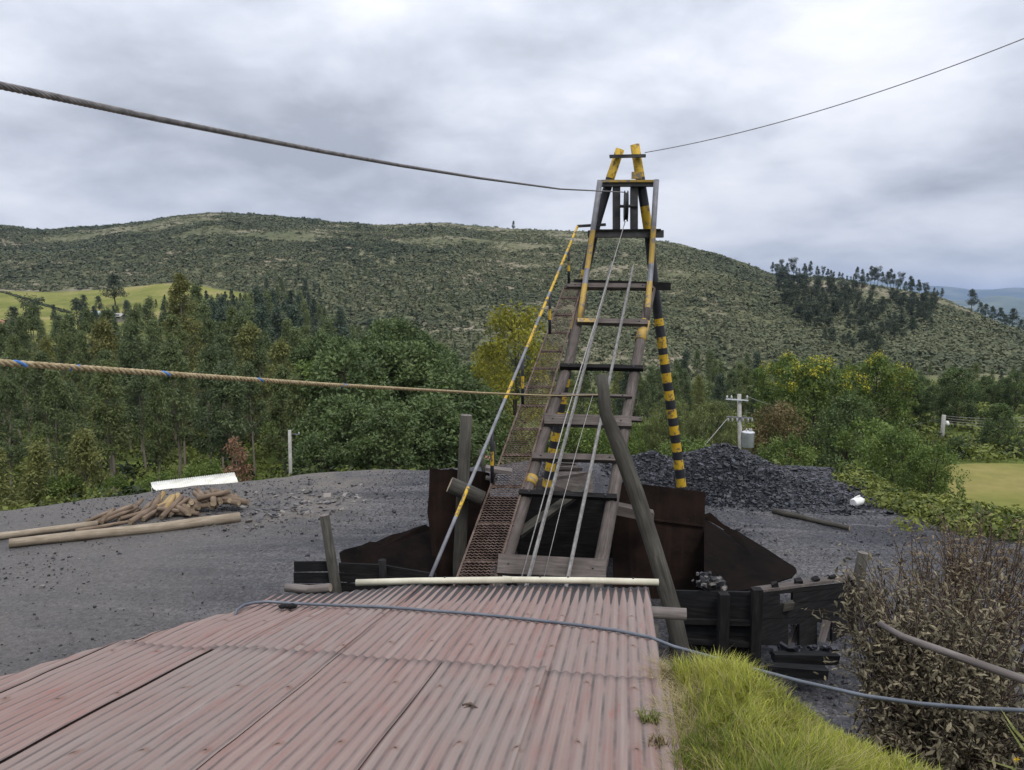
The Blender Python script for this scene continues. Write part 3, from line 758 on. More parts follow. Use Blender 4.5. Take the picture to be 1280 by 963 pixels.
# --- dark conifers on the lower slope, centre-left
MTX, MTY = [-200, 0, 90, 130, 210, 260, 300, 350, 400, 450, 500, 550, 620], [400, 415, 398, 392, 380, 372, 366, 360, 378, 395, 405, 420, 440]
L_C = 'dark conifer in the plantation on the lower slope beyond the pasture'
row(FAR, 'conifer_tree', 118, 150, -180, 620, 62, 26, 10, L_C, 'plantation conifers on the lower slope', (0.9, 1.2), False, MTX, MTY)
row(FAR, 'conifer_tree', 155, 190, 215, 640, 58, 8, 9, L_C, 'plantation conifers on the lower slope', (0.9, 1.2), False, MTX, MTY)
row(FAR, 'conifer_tree', 200, 235, 240, 600, 48, -2, 7, L_C, 'plantation conifers on the lower slope', (0.9, 1.2), False, MTX, MTY)
row(FAR, 'conifer_tree', 100, 135, 590, 860, 26, 4, 9, 'dark tree at the foot of the shrubby hill behind the headframe', 'trees at the hill foot', (0.9, 1.2), False, [500, 700, 900], [430, 455, 458])
row(FAR[1:], 'conifer_tree', 100, 140, 840, 1480, 44, -4, 9, 'dark tree along the foot of the right-hand hill', 'trees along the right hill foot', (0.9, 1.25), False, RTX, [y - 14 for y in RTY])
row(FAR, 'conifer_tree', 180, 222, 100, 330, 34, 0, 6, L_C, 'plantation conifers on the lower slope', (0.9, 1.2), False, [90, 140, 200, 330], [388, 382, 374, 368])
row(FAR, 'conifer_tree', 238, 300, 330, 640, 50, 0, 6, L_C, 'plantation conifers on the lower slope', (0.9, 1.2), False, [300, 360, 450, 640], [352, 346, 368, 415])
row(FAR[2:], 'conifer_tree', 150, 166, -200, 100, 16, 0, 6, L_C, 'plantation conifers on the lower slope', (0.9, 1.3), False, [-200, 0, 100], [398, 402, 396])
# single trees on the pasture
for px, D, yt, k, w, lb in ((40, 176, 372, 0, 1.15, 'umbrella-shaped tree standing alone on the left pasture'), (20, 170, 385, 1, 1.3, 'grey-green tree below the umbrella-shaped one on the pasture'),
                            (48, 180, 385, 2, 0.8, 'small dark round tree beside the umbrella-shaped tree'), (70, 186, 382, 1, 0.6, 'small pointed conifer on the pasture'),
                            (98, 182, 375, 2, 1.2, 'broad dark tree at the right edge of the pasture'), (108, 200, 370, 1, 1.0, 'tree close behind the broad dark one at the pasture edge'),
                            (147, 228, 345, 2, 1.7, 'big dark bushy tree in front of the little farmhouse on the pasture'), (126, 215, 371, 2, 1.3, 'low round tree left of the farmhouse')):
    plant(HTR[k], 'pasture_tree', px, D, yt, lb, 'tree', 'trees on the pasture', w, False, hmin=3)
# --- eucalyptus on the ridge and slope of the right hill
for i in range(44):
    px = 962 + (1172 - 962) * (i + trng.uniform(-0.4, 0.4)) / 43
    Dr = np.interp(px, RX, RD) * trng.uniform(0.93, 0.995)
    gp = 1.0 if not (1045 < px < 1066) else 0.4
    hpx = (trng.uniform(10, 25) if px < 1060 else trng.uniform(14, 26) if px < 1140 else trng.uniform(9, 17)) * gp
    x = px2x(px, Dr); yb = 385 - (h1(x, Dr) - CAMZ) / Dr * FPX
    plant(trng.choice(HTR), 'ridge_tree', px, Dr, yb - hpx, 'thin dark tree in the line along the ridge of the right hill', 'tree', 'trees along the right ridge', trng.uniform(0.8, 1.1), False, hmin=2)
for i in range(165):
    px = trng.uniform(968, 1165); q = trng.random()
    ylo = np.interp(px, [965, 1000, 1050, 1110, 1165], [362, 405, 440, 442, 410])
    yh = np.interp(px, RX, RY) + 10; yt_ = yh + (ylo - yh) * q
    Ds = np.linspace(np.interp(px, RX, RD) * 0.97, 135, 120); ys = 385 - (H(px2x(px, Ds), Ds) - CAMZ) / Ds * FPX
    Dr = float(Ds[np.argmax(ys >= yt_)])
    x = px2x(px, Dr); yb = 385 - (h1(x, Dr) - CAMZ) / Dr * FPX
    plant(trng.choice(HTR), 'slope_tree', px, Dr, yb - trng.uniform(12, 22), 'dark tree in the grove covering the slope of the right hill', 'tree', 'trees in the grove on the right slope', trng.uniform(1.2, 1.8), False, hmin=3)
for i in range(9):
    px = 1212 + 9 * i + trng.uniform(-3, 3); Dr = np.interp(px, RX, RD) * trng.uniform(0.86, 0.97)
    x = px2x(px, Dr); yb = 385 - (h1(x, Dr) - CAMZ) / Dr * FPX
    plant(trng.choice(HTR[1:]), 'ridge_tree', px, Dr, yb - trng.uniform(16, 27), 'dark tree in the clump at the low right end of the ridge', 'tree', 'trees at the low end of the ridge', 1.3, False)
plant(HTR[2], 'ridge_tree', 642, 500, 279, 'single dark round tree on the skyline left of the headframe', 'tree', None, 0.9, False, hmin=4)
plant(HTR[2], 'ridge_tree', 385, 520, 279, 'dark bush on the skyline above the forest', 'tree', None, 1.6, False, hmin=4)

# --- shrubs covering the hill: nobody could count them
def shrub_mass(name, P, S, T, leafmat, nq=34, seed=5, flat=0.75, qsize=0.55, elong=0.7, upb=0.0):
    rg = np.random.default_rng(seed); n = len(P)
    V, TT = [], []
    g = rg.normal(size=(n, nq, 3)); g /= np.linalg.norm(g, axis=2, keepdims=True); g[..., 2] = np.abs(g[..., 2]) * 1.0 - 0.08
    r = 0.55 + 0.5 * rg.random((n, nq, 1))
    p = g * r * S[:, None, None]; p[..., 2] *= flat
    nrm = g + np.array([0, 0, upb]) + rg.normal(0, 0.40, (n, nq, 3)); nrm /= np.linalg.norm(nrm, axis=2, keepdims=True)
    a = np.cross(nrm, rg.normal(size=(n, nq, 3))); a /= np.linalg.norm(a, axis=2, keepdims=True); b = np.cross(nrm, a)
    s = S[:, None, None] * qsize * (0.6 + 0.8 * rg.random((n, nq, 1)))
    a, b = a * s, b * s * elong
    c = P[:, None, :] + p
    V = np.stack([c - a * 0.5, c + b * 0.5, c + a * 0.5, c - b * 0.5], 2).reshape(-1, 3)
    t = np.clip(np.repeat(T[:, None], nq, 1) + rg.normal(0, 0.10, (n, nq)), 0, 1)
    F = np.arange(n * nq * 4).reshape(-1, 4)
    return link(name, np_mesh(name, V, F, [leafmat], tint=np.repeat(t.ravel(), 4)))
rg = np.random.default_rng(77)
n0 = 140000
pp = rg.uniform(-230, 1520, n0); u = rg.random(n0)
Dr = np.interp(pp, RX, RD)
D = np.sqrt(135.0 ** 2 + u * ((Dr * 1.02) ** 2 - 135.0 ** 2))
x = px2x(pp, D)
past = (pp < 320) & (D > 160) & (D < np.interp(pp, [-200, 0, 200, 320], [262, 264, 266, 240]) + 4)
t = (D - 130) / (Dr - 130)
bare = vnoise(x, D, 55, 51) + 0.6 * vnoise(x, D, 18, 52) + np.clip((t - 0.62) * 1.3, -0.3, 0.42) * np.interp(pp, [0, 250, 420, 900, 1000], [0.1, 0.25, 1.0, 1.0, 0.3])
dens = np.clip(0.92 - np.clip(bare, 0, 1) * 1.9, 0.10, 1)
bare = bare - np.where((pp < 450) & (t < 0.55), 0.5, 0.0)
dens = np.where((pp < 450) & (t < 0.55), 1.0, dens)
k = (~past) & (rg.random(n0) < dens)
x, D, pp, bare, t = x[k], D[k], pp[k], bare[k], t[k]
S = np.clip(rg.lognormal(0.10, 0.40, len(x)), 0.5, 3.6) * np.where(bare > 0.2, 0.62, 1.0) * np.interp(D, [140, 500], [0.75, 1.15])
T = np.clip(0.45 + vnoise(x, D, 60, 53) * 0.45 + vnoise(x, D, 22, 54) * 0.3 + rg.normal(0, 0.12, len(x)) + np.where(bare > 0.15, 0.12, 0) + np.interp(pp, [450, 820], [-0.20, 0.08]), 0, 1)
tag(shrub_mass('hillside_shrubs', np.column_stack([x, D, H(x, D)]), S, T, M['leaf_hill'], nq=20, flat=0.6, upb=0.55), kind='stuff')
# undergrowth between the trees below the yard
n0 = 5200
pp = rg.uniform(-250, 1500, n0); e = np.interp(pp, EX, ED)
D = e + 1.6 + rg.random(n0) ** 1.5 * 95
x = px2x(pp, D)
k = ~((pp > 165) & (pp < 325) & (D < 29)) & ~((pp > 1140) & (D < 36.5)) & ~((pp > 545) & (pp < 700) & (D > e + 3) & (D < 75) & (rg.random(n0) < 0.9))
x, D, pp = x[k], D[k], pp[k]
S = rg.uniform(0.35, 1.0, len(x)) * np.interp(D, [25, 60], [0.8, 1.5]); T = rg.random(len(x))
tag(shrub_mass('undergrowth', np.column_stack([x, D, H(x, D) + 0.1]), S, T, M['leaf_under'], nq=70, qsize=0.28, elong=0.5), kind='stuff')
# creepers on the right berm
BP = []
for i in range(420):
    f = trng.random(); px = 1048 + f * 250
    y0 = np.interp(px, [1048, 1080, 1130, 1190, 1240, 1300], [583, 590, 618, 632, 640, 655]) + trng.gauss(0, 8)
    q = on_z(px, y0 + 6, 0.1); BP.append((q.x, q.y, h1(q.x, q.y)))
BP = np.array(BP)
tag(shrub_mass('creepers', BP, rg.uniform(0.18, 0.48, len(BP)), rg.random(len(BP)), M['leaf_creeper'], nq=80, qsize=0.30, elong=0.55), kind='stuff')
# hedge across the pasture
hp = np.array([(px2x(8 + 82 * q, 258 - 40 * q), 258 - 40 * q) for q in np.linspace(0, 1, 60)])
o = shrub_mass('hedge', np.column_stack([hp, H(hp[:, 0], hp[:, 1]) + 0.3]), rg.uniform(0.6, 1.1, 60), rg.random(60) * 0.4, M['leaf_hill'], nq=40)
tag(o, 'thin dark hedge running across the left pasture', 'hedge')
# ------------------------------------------------------------------ winch shed with its corrugated roof
RA = R(8.7); SL = math.tan(R(9.0))
uD = Vector((math.sin(RA), math.cos(RA), -SL)).normalized()      # down the roof, away from the camera
cD = Vector((math.cos(RA), -math.sin(RA), 0))                    # across the roof
nD = cD.cross(uD).normalized()
P0 = at(640, 733, 7.5)
def roof_st(px, py):
    q = on_plane(px, py, P0, nD) - P0; return q.dot(cD), q.dot(uD)
def droop(s, t):
    """the roof sags on its left side near the eaves"""
    k = smooth01((-0.95 - s) / 0.55) * smooth01((t + 2.2) / 2.0)
    return -0.035 * k + (vnoise(np.asarray(s) + 20, np.asarray(t) + 20, 0.7, 61)) * 0.022 + vnoise(np.asarray(s) + 40, np.asarray(t) + 33, 0.23, 63) * 0.009
def roof_pt(s, t, h=0.0):
    return P0 + cD * s + uD * t + nD * (h + float(droop(s, t)))
def m_roof():
    t = NT('faded_red_corrugated_sheet', 0.75, 0.25)
    uv = t.node('ShaderNodeUVMap'); sp = t.node('ShaderNodeSeparateXYZ'); t.L.new(uv.outputs[0], sp.inputs[0])
    U, Vv = sp.outputs[0], sp.outputs[1]                          # U in corrugations, V metres from the eaves (negative uphill)
    st = t.noise(t.coord('UV', (1.3, 0.55, 1)), 1.0, 6, 0.62, 0.3)
    fine = t.noise(t.coord('UV', (3.0, 9.0, 1)), 1.0, 6, 0.65)
    blot = t.noise(t.coord('UV', (0.13, 1.1, 1)), 1.0, 5, 0.6)
    col = t.ramp(st, [(0.30, (0.190, 0.100, 0.085)), (0.45, (0.218, 0.146, 0.128)), (0.58, (0.240, 0.185, 0.164)), (0.75, (0.31, 0.26, 0.232))])
    col = t.mix(t.rng(blot, 0.36, 0.60, 0.0, 0.75), col, (0.212, 0.178, 0.160))
    col = t.mix(t.rng(t.rand(), 0, 1, 0.0, 0.35), col, (0.26, 0.15, 0.13))
    rust = t.noise(t.coord('UV', (0.6, 1.6, 1), (4, 7, 0)), 1.0, 7, 0.7)
    col = t.mix(t.rng(rust, 0.60, 0.70, 0, 0.5), col, (0.26, 0.085, 0.07))
    w = t.math('COSINE', t.math('MULTIPLY', U, 2 * math.pi))
    du = t.math('MULTIPLY', t.math('SUBTRACT', U, t.math('MULTIPLY', t.math('ROUND', t.math('DIVIDE', U, 4.0)), 4.0)), 0.0765)
    Vj = t.math('ADD', Vv, t.math('MULTIPLY', t.noise(t.coord('UV', (0.21, 0.05, 1)), 1.0, 2, 0.5), 0.5))
    dv = t.math('SUBTRACT', Vj, t.math('MULTIPLY', t.math('ROUND', t.math('DIVIDE', Vj, 0.93)), 0.93))
    dd = t.math('SQRT', t.math('ADD', t.math('MULTIPLY', du, du), t.math('MULTIPLY', dv, dv)))
    ddn = t.math('SUBTRACT', dd, t.math('MULTIPLY', t.math('SUBTRACT', fine, 0.5), 0.10))
    col = t.mix(t.rng(ddn, 0.045, 0.01, 0, 0.55), col, (0.15, 0.075, 0.05))
    col = t.mix(t.rng(dd, 0.012, 0.008, 0, 1), col, (0.05, 0.04, 0.036))
    # dust and grit lying in the valleys
    grit = t.math('MULTIPLY', t.rng(w, -0.5, -0.97, 0, 1), t.rng(t.noise(t.coord('UV', (0.9, 2.5, 1)), 1.0, 5, 0.6), 0.36, 0.66, 0.15, 1.0))
    col = t.mix(grit, col, (0.085, 0.072, 0.068))
    col = t.mix(t.rng(fine, 0.62, 0.74, 0, 0.6), col, (0.12, 0.095, 0.09))
    # tar that ran up the valleys from the eaves
    jag = t.math('MULTIPLY', t.math('SUBTRACT', t.noise(t.coord('UV', (1.0, 0.2, 1), (9, 3, 0)), 1.0, 3, 0.5), 0.5), 1.7)
    edge = t.math('ADD', t.rng(Vv, -0.85, -0.02, -1.3, 1.15), jag)
    tar = t.rng(t.math('SUBTRACT', edge, w), -0.05, 0.1, 0, 1)
    col = t.mix(t.math('MULTIPLY', tar, 0.93), col, (0.040, 0.038, 0.040))
    t.bump(t.math('ADD', fine, t.math('MULTIPLY', blot, 0.5)), 0.35, 0.006)
    return t.base(col)
M['roof'] = m_roof()
s_r = roof_st(829, 842)[0] + 0.02
sLE = min(roof_st(0, 848)[0], roof_st(140, 809)[0])
t_lap = roof_st(682, 841)[1]; t_top = t_lap - 3.4; t_mid = roof_st(760, 790)[1]
shed = empty('winch_shed', tuple(Vector((P0.x, P0.y, 0.6))), 'low shed with a faded red corrugated roof filling the foreground', 'shed')
PIT = 0.0765
_e = [roof_st(x, y) for x, y in ((330, 737), (425, 737), (452, 733), (640, 732), (822, 735))]
def eave_t(s): return np.interp(s, [q[0] for q in _e], [q[1] for q in _e])
_l = sorted(((roof_st(x, y)[1], roof_st(x, y)[0]) for x, y in ((330, 745), (190, 792), (0, 849))))
def left_s(t): return np.where(t < _l[0][0], _l[0][1] + (t - _l[0][0]) * (_l[1][1] - _l[0][1]) / (_l[1][0] - _l[0][0]), np.interp(t, [q[0] for q in _l], [q[1] for q in _l]))
def roof_sheet(s0, s1, t0, t1, h, lift_l=0.0, lift_r=0.0, tilt=0.0, wav=0.0):
    ns = int(round((s1 - s0) / PIT * 10)) + 1; nt_ = max(6, int((t1 - t0) / 0.14))
    ss = np.linspace(s0, s1, ns); tt = np.linspace(t0, t1, nt_)
    S, T = np.meshgrid(ss, tt, indexing='ij')
    S = np.maximum(S, left_s(T))
    hh = 0.0070 * np.cos(2 * np.pi * S / PIT) + h + tilt * (T - t0)
    hh = hh + lift_l * np.clip(1 - (S - s0) / 0.25, 0, 1) ** 1.5 + lift_r * np.clip(1 - (s1 - S) / 0.25, 0, 1) ** 1.5
    hh = hh + droop(S, T)
    if t1 > -0.5: T = t0 + (T - t0) * ((t1 + eave_t(S) - t0) / (t1 - t0))
    T = T + np.where(np.arange(nt_)[None] == nt_ - 1, 1, 0) * vnoise(S + 7, S * 0, 0.11, 62) * wav
    A = np.array(P0)[None, None] + S[..., None] * np.array(cD) + T[..., None] * np.array(uD) + hh[..., None] * np.array(nD)
    V = A.reshape(-1, 3) - np.array(shed.location); F = grid_faces(ns, nt_)
    me = np_mesh('roof_sheet', V, F, [M['roof']], smooth=True)
    uvl = me.uv_layers.new(name='uv')
    uv = np.stack([(S / PIT).ravel(), (T - eave_t(S)).ravel()], 1)[F.ravel()]
    uvl.data.foreach_set('uv', uv.astype(np.float32).ravel())
    o = link('roof_sheet', me, (0, 0, 0), shed)
    so = o.modifiers.new('thick', 'SOLIDIFY'); so.thickness = 0.0012; so.offset = -1
    return o
k = 0; s1 = s_r; xs = []
bounds = [s_r, roof_st(682, 842)[0], roof_st(547, 838)[0], roof_st(412, 833)[0], roof_st(275, 810)[0]]
sL2 = roof_st(60, 800)[0]
bounds += [bounds[-1] - 0.76, sL2 + 0.06] if sL2 < bounds[-1] - 0.9 else [sL2 + 0.06]
s_eave_l = roof_st(330, 747)[0]
for i in range(len(bounds) - 1):
    b, a = bounds[i], bounds[i + 1]
    last = i >= 3
    # long uphill row, lying over the lower one
    tl = t_lap + (0.05 if i < 4 else -0.02) + rnd.uniform(-0.02, 0.02)
    a_ = a - 0.06
    roof_sheet(a_, b, t_top - 0.3, tl, 0.012 + 0.004 * (i % 2), lift_r=(0.020 if i == 4 else 0.018 if i in (1, 2) else 0.004), wav=0.02)
off = 0.33
e = [s_r - 0.03]
while e[-1] > float(left_s(t_lap)): e.append(e[-1] - 0.77)
e[-1] = float(left_s(t_lap)) - 0.06
e = [v for v in e]
for i in range(len(e) - 1):
    b, a = e[i], e[i + 1]
    left = a < -1.0
    t1 = 0.0
    roof_sheet(a - 0.05, b, t_lap - 0.12, t1 + rnd.uniform(-0.01, 0.015), 0.0 + 0.0035 * (i % 2), lift_r=0.006, wav=0.03)
    if b > -0.6: roof_sheet(a - 0.05, b, t_mid, t1 + 0.006, -0.006, wav=0.02)
# timber under the roof
def rp(s, t, h): return P0 + cD * s + uD * t + nD * h
q = roof_st(812, 765)
for (t, s0, s1, r) in ((-0.42, s_r - 1.2, s_r + 0.30, 0.058), (-0.20, s_eave_l - 0.20, s_eave_l + 0.30, 0.045), (-0.30, -1.0, s_r - 0.1, 0.055), (-2.6, float(left_s(-2.6)) + 0.15, s_r - 0.1, 0.06), (-5.4, float(left_s(-5.4)) + 0.15, s_r - 0.1, 0.06)):
    b = MB(); b.tube([rp(s0, t, -0.075 - 0.03 * (s0 < -1.5)), rp((s0 + s1) / 2, t + 0.01, -0.085 - 0.03 * (s0 < -1.5)), rp(s1, t, -0.078)], [r, r * 1.03, r * 0.97], 12, 0, True, None, 0.03, 1)
    b.build('roof_beam', [M['grey_wood'], M['pale_log']], shed)
for (s, t) in ((s_r - 0.02, -0.52), (s_r - 0.10, -3.0), (0.0, -0.22), (-1.3, -0.25), (s_eave_l + 0.12, -0.3), (float(left_s(-3.0)) + 0.3, -3.0), (float(left_s(-5.2)) + 0.3, -5.2), (s_r - 0.1, -5.2)):
    p = rp(s, t, -0.15); b = MB()
    b.tube([(p.x, p.y, 0.0 if t > -1 else 0.5), (p.x + 0.02, p.y, (p.z) / 2), (p.x, p.y, p.z - 0.02)], [0.07, 0.065, 0.06], 10, 0, True, None, 0.03)
    b.build('post', M['log_dark'], shed)
# plank walls hanging back from the eaves
def wall(pa, pb, z0, z1a, z1b):
    b = MB(); pa, pb = Vector(pa), Vector(pb); d = (pb - pa); L = d.length; d.normalize(); n = int(L / 0.2)
    for i in range(n):
        c = pa + d * (L * (i + 0.5) / n); zt = z1a + (z1b - z1a) * (i + 0.5) / n - rnd.uniform(0, 0.03)
        b.box((c.x, c.y, (z0 + zt) / 2), d * (L / n / 2 * 0.97), Vector((-d.y, d.x, 0)) * 0.012, Vector((0, 0, (zt - z0) / 2)))
    return b.build('plank_wall', M['black_plank'], shed)
a1, a2 = rp(float(left_s(-5.2)) + 0.35, -5.2, -0.16), rp(s_eave_l + 0.15, -0.45, -0.24)
wall(a1, a2, 0.05, a1.z, a2.z)

# cream pipe lying along the eaves
b = MB(); pts = [at(x, y, P0.y - 0.06 + (640 - x) * 0.00015) for x, y in ((445, 728.5), (520, 726.5), (640, 725), (740, 726), (823, 728))]
b.tube(pts[:3], 0.034, 14); b.tube([pts[2] - cD * 0.10, pts[2], pts[3], pts[4]], [0.037, 0.0335, 0.0335, 0.0335], 14)
for f, q_ in ((0.35, 2), (0.7, 2), (0.62, 3), (0.3, 1)):
    c = pts[q_].lerp(pts[q_ + 1], f) + nD * 0.034 - uD * 0.004
    b.tube([c - nD * 0.004, c + nD * 0.007], 0.011, 8, 1)
o = b.build('eaves_pipe', [M['pvc'], M['steel_dark']]); tag(o, 'cream plastic pipe lying along the far edge of the red roof', 'pipe')
# grit and small things on the roof
for (px, py, r, lb) in ((361, 758, 0.035, 'dark clod of dirt under the hose on the roof'),):
    b = MB(); s, t = roof_st(px, py); c = roof_pt(s, t, 0.03)
    for i in range(5):
        d = cD * rnd.uniform(-0.05, 0.05) + uD * rnd.uniform(-0.04, 0.04)
        b.tube([c + d - nD * 0.02, c + d + nD * 0.004, c + d + nD * 0.02], [r * 0.7, r, r * 0.35], 6, 0, True, None, 0.25)
    tag(b.build('dirt_clod', M['black_wood']), lb, 'debris')
s, t = roof_st(588, 886); b = MB(); c = roof_pt(s, t, 0.02)
b.tube([c - cD * 0.05, c + nD * 0.012, c + cD * 0.05 - uD * 0.03], [0.006, 0.010, 0.004], 6); b.tube([c + uD * 0.02, c - uD * 0.05 - cD * 0.03], [0.008, 0.004], 6)
tag(b.build('broken_twig', M['twig']), 'short dark twig lying on the middle of the red roof', 'twig')

# hose across the roof and on over the grass
pts = []
for x, y in ((288, 775), (296, 766), (305, 759), (318, 755), (336, 752.5), (365, 754), (420, 758.5), (480, 763.5), (540, 768), (600, 772.5), (660, 778), (720, 785), (770, 793), (812, 801)):
    s, t = roof_st(x, y); pts.append(roof_pt(s, t, 0.026))
pts[0] = pts[1] - cD * 0.06 - Vector((0, 0, 0.16))
pts = [pts[0] - Vector((0.05, 0, 1.1))] + pts
for x, y, D in ((842, 808.5, 5.58), (880, 819, 5.45), (940, 836, 5.2), (1000, 852, 4.98), (1080, 870, 4.7), (1150, 880, 4.45), (1220, 886, 4.25), (1300, 889, 4.1), (1500, 880, 3.8)): pts.append(at(x, y, D))
b = MB(); b.tube(pts, 0.0135, 10)
tag(b.build('hose', M['hose']), 'grey-blue plastic hose laid across the roof and over the grass', 'hose')

# ------------------------------------------------------------------ the inclined headframe
RP0, RP1, RPT = at(630, 715, 11.0), at(745, 715, 11.0), at(770, 345, 17.0)
rX = Vector((1, 0, 0)); rU = (RPT - (RP0 + RP1) / 2); rU.x = 0; rU.normalize()
rN = rX.cross(rU).normalized()
def rp_(px, py, h=0.0): return on_plane(px, py, RP0 + rN * h, rN)
hf = empty('headframe', (RPT.x, 17.3, 0.0), 'tall yellow and black headframe with an inclined rail ramp', 'headframe')
# log stringers
def stringer(pp):
    b = MB(); P = [rp_(x, y, -0.16) for x, y in pp]
    # prolong both ends to the ground / into the tower
    d = (P[0] - P[1]).normalized(); P = [P[0] + d * 1.5] + P
    b.tube(P, [0.115, 0.112, 0.11, 0.108, 0.104, 0.10][:len(P)], 14, 0, True, None, 0.02, 1)
    o = b.build('stringer', [M['sleeper'], M['log_end']], hf); o['label'] = 'grey log side beam of the ramp'
stringer([(633, 698), (654, 630), (676, 556), (712, 450), (729, 372)])
stringer([(752, 698), (765, 630), (777, 556), (796, 450), (814, 362)])
# pale painted band on each stringer
for (a, c, mt) in (((800, 427), (806, 403), 'yellow_dull'), ((661.5, 607), (664.5, 597), 'yellow_dull')):
    b = MB(); b.tube([rp_(*a, -0.16), rp_(*c, -0.16)], 0.1165, 14); b.build('painted_band', M[mt], hf)
# front pipe legs, yellow and grey
def banded(pts, rad, cuts, mats, name, extra=None):
    """tube along pts (world) with bands: cuts = fractions of the length"""
    L = [0]
    for i in range(1, len(pts)): L.append(L[-1] + (pts[i] - pts[i - 1]).length)
    def pt(f):
        d = f * L[-1]
        for i in range(1, len(pts)):
            if d <= L[i] + 1e-6: return pts[i - 1].lerp(pts[i], (d - L[i - 1]) / (L[i] - L[i - 1]))
        return pts[-1]
    fr = sorted(set([0, 1] + list(cuts))); ids = []
    P, Rr, mi = [], [], []
    full = [(f, None) for f in fr]
    for i in range(len(fr) - 1):
        sub = max(1, int((fr[i + 1] - fr[i]) * L[-1] / 0.8))
        for k in range(sub):
            P.append(pt(fr[i] + (fr[i + 1] - fr[i]) * k / sub)); mi.append(i % len(mats))
    P.append(pt(1))
    if hasattr(rad, '__len__'): Rr = [rad[0] + (rad[1] - rad[0]) * i / (len(P) - 1) for i in range(len(P))]
    else: Rr = [rad] * len(P)
    b = MB(); b.tube(P, Rr, 14, 0, True, lambda i: mi[i])
    return b.build(name, [M[m] for m in mats], hf)
DT = 16.85
LP = [at(724, 402, 15.9), at(735, 330, DT), at(750, 226, DT + .1)]
RPp = [at(808, 402, 15.9), at(814, 330, DT), at(820.5, 225, DT + .1)]
banded(LP, 0.062, [0.14, 0.29, 0.42, 0.68], ['yellow_dull', 'yellow_dull', 'steel_grey', 'yellow_dull', 'steel_grey'], 'front_leg')
banded(RPp, 0.062, [0.10, 0.31, 0.46, 0.70], ['sleeper', 'yellow_dull', 'steel_grey', 'yellow_dull', 'steel_grey'], 'front_leg')
# A-frame of two striped poles
def pix_poly(tab, D0, D1): 
    n = len(tab); return [at(x, y, D0 + (D1 - D0) * i / (n - 1)) for i, (x, y) in enumerate(tab)]
lf = pix_poly([(775, 187), (757, 240), (740, 300), (730, 350), (721, 400), (706, 480), (692, 560), (672, 676)], 17.25, 17.6)
rf = pix_poly([(793.5, 181), (803, 240), (812, 300), (818, 360), (830, 450), (843, 540), (852, 610), (860, 676)], 17.25, 17.6)
def fr_of(poly, px_y):
    """fraction of the length at image row y"""
    L = [0]; 
    for i in range(1, len(poly)): L.append(L[-1] + (poly[i] - poly[i - 1]).length)
    ys = []
    for p in poly:
        d = p - C0; ys.append(CY - FPX * d.dot(_u) / d.dot(_f))
    return float(np.interp(px_y, ys, L) / L[-1])
lc = [fr_of(lf, y) for y in (223, 338, 352, 388, 412, 448, 463, 473, 483, 493, 504, 515, 527, 540, 551, 560, 568, 578, 588, 598, 608, 618)]
banded(lf, (0.10, 0.125), lc, ['yellow', 'black_paint'], 'tower_pole')
rc = [fr_of(rf, y) for y in (222, 258, 293, 398, 407, 421, 435, 443, 455, 466, 478, 488, 500, 511, 522, 532, 543, 553, 564, 574, 586, 597, 608)]
banded(rf, (0.105, 0.12), rc, ['yellow', 'black_paint'], 'tower_pole')
# cross members
def cross(x0, y0, x1, y1, D, h, dep, mat, name='crossbeam', label=None):
    b = MB(); b.bar(at(x0, y0, D), at(x1, y1, D), dep, h, jit=0.004)
    o = b.build(name, M[mat], hf)
    if label: o['label'] = label
    return o
cross(762, 196, 807, 195, 17.1, 0.07, 0.08, 'steel_dark')
b = MB(); c = at(796, 219.5, 17.08); b.box(c, (0.115, 0, 0), (0, 0.03, 0), (0, 0, 0.075)); b.build('bracket', M['yellow_dull'], hf)
cross(747, 229.5, 823, 229.5, 17.12, 0.14, 0.10, 'steel_dark'); cross(753, 226.5, 817, 226.5, 17.05, 0.055, 0.03, 'yellow_dull')
cross(735, 293, 829, 292.5, 17.1, 0.16, 0.14, 'steel_dark'); cross(738, 288, 826, 287.5, 17.02, 0.035, 0.05, 'black_wood')
cross(717, 354, 838, 358.5, 17.02, 0.17, 0.10, 'black_wood'); 
for x in (770.5, 792.5):
    b = MB(); b.bar(at(x, 234, 17.2), at(x, 289, 17.2), 0.16, 0.13, up=(0, 1, 0)); b.build('pulley_post', M['steel_dark'], hf)
# pulley wheel
pc = at(782.5, 258, 17.15); ax = Vector((0.96, -0.10, 0)).normalized()
pu = MB(); pu.lathe(pc, ax, [(-0.045, 0.05), (-0.045, 0.34), (-0.03, 0.35), (-0.012, 0.30), (0.012, 0.30), (0.03, 0.35), (0.045, 0.34), (0.045, 0.05)], 28)
o = pu.build('pulley', M['steel_dark'], hf)
b = MB(); b.tube([pc - ax * 0.26, pc + ax * 0.26], 0.035, 10); b.build('axle', M['steel_dark'], o)
# sleepers of the ramp
def sleeper(x0, y0, x1, y1, w, th, mat, m2=None, h=-0.02):
    a, c = rp_(x0, y0, h), rp_(x1, y1, h)
    b = MB(); b.bar(a, c, w, th, up=rN, jit=0.005)
    o = b.build('sleeper', M[mat], hf)
    for f in (0.10, 0.88):
        q = a.lerp(c, f) + rN * (th / 2 - 0.003); b = MB(); b.tube([q, q + rN * 0.022], 0.016, 6, 0)
        b.build('bolt', M['steel_dark'], o)
    return o
sleeper(708, 358, 816, 359.5, 0.16, 0.09, 'sleeper')
sleeper(721, 402, 809.5, 404, 0.15, 0.09, 'sleeper')
b = MB(); b.bar(rp_(722, 400.5, 0.032), rp_(744, 401, 0.032), 0.12, 0.02, up=rN); b.build('painted_end', M['yellow_dull'], hf)
sleeper(700, 458.5, 804, 461, 0.10, 0.09, 'black_wood')
sleeper(690, 493, 790, 496, 0.06, 0.05, 'sleeper')
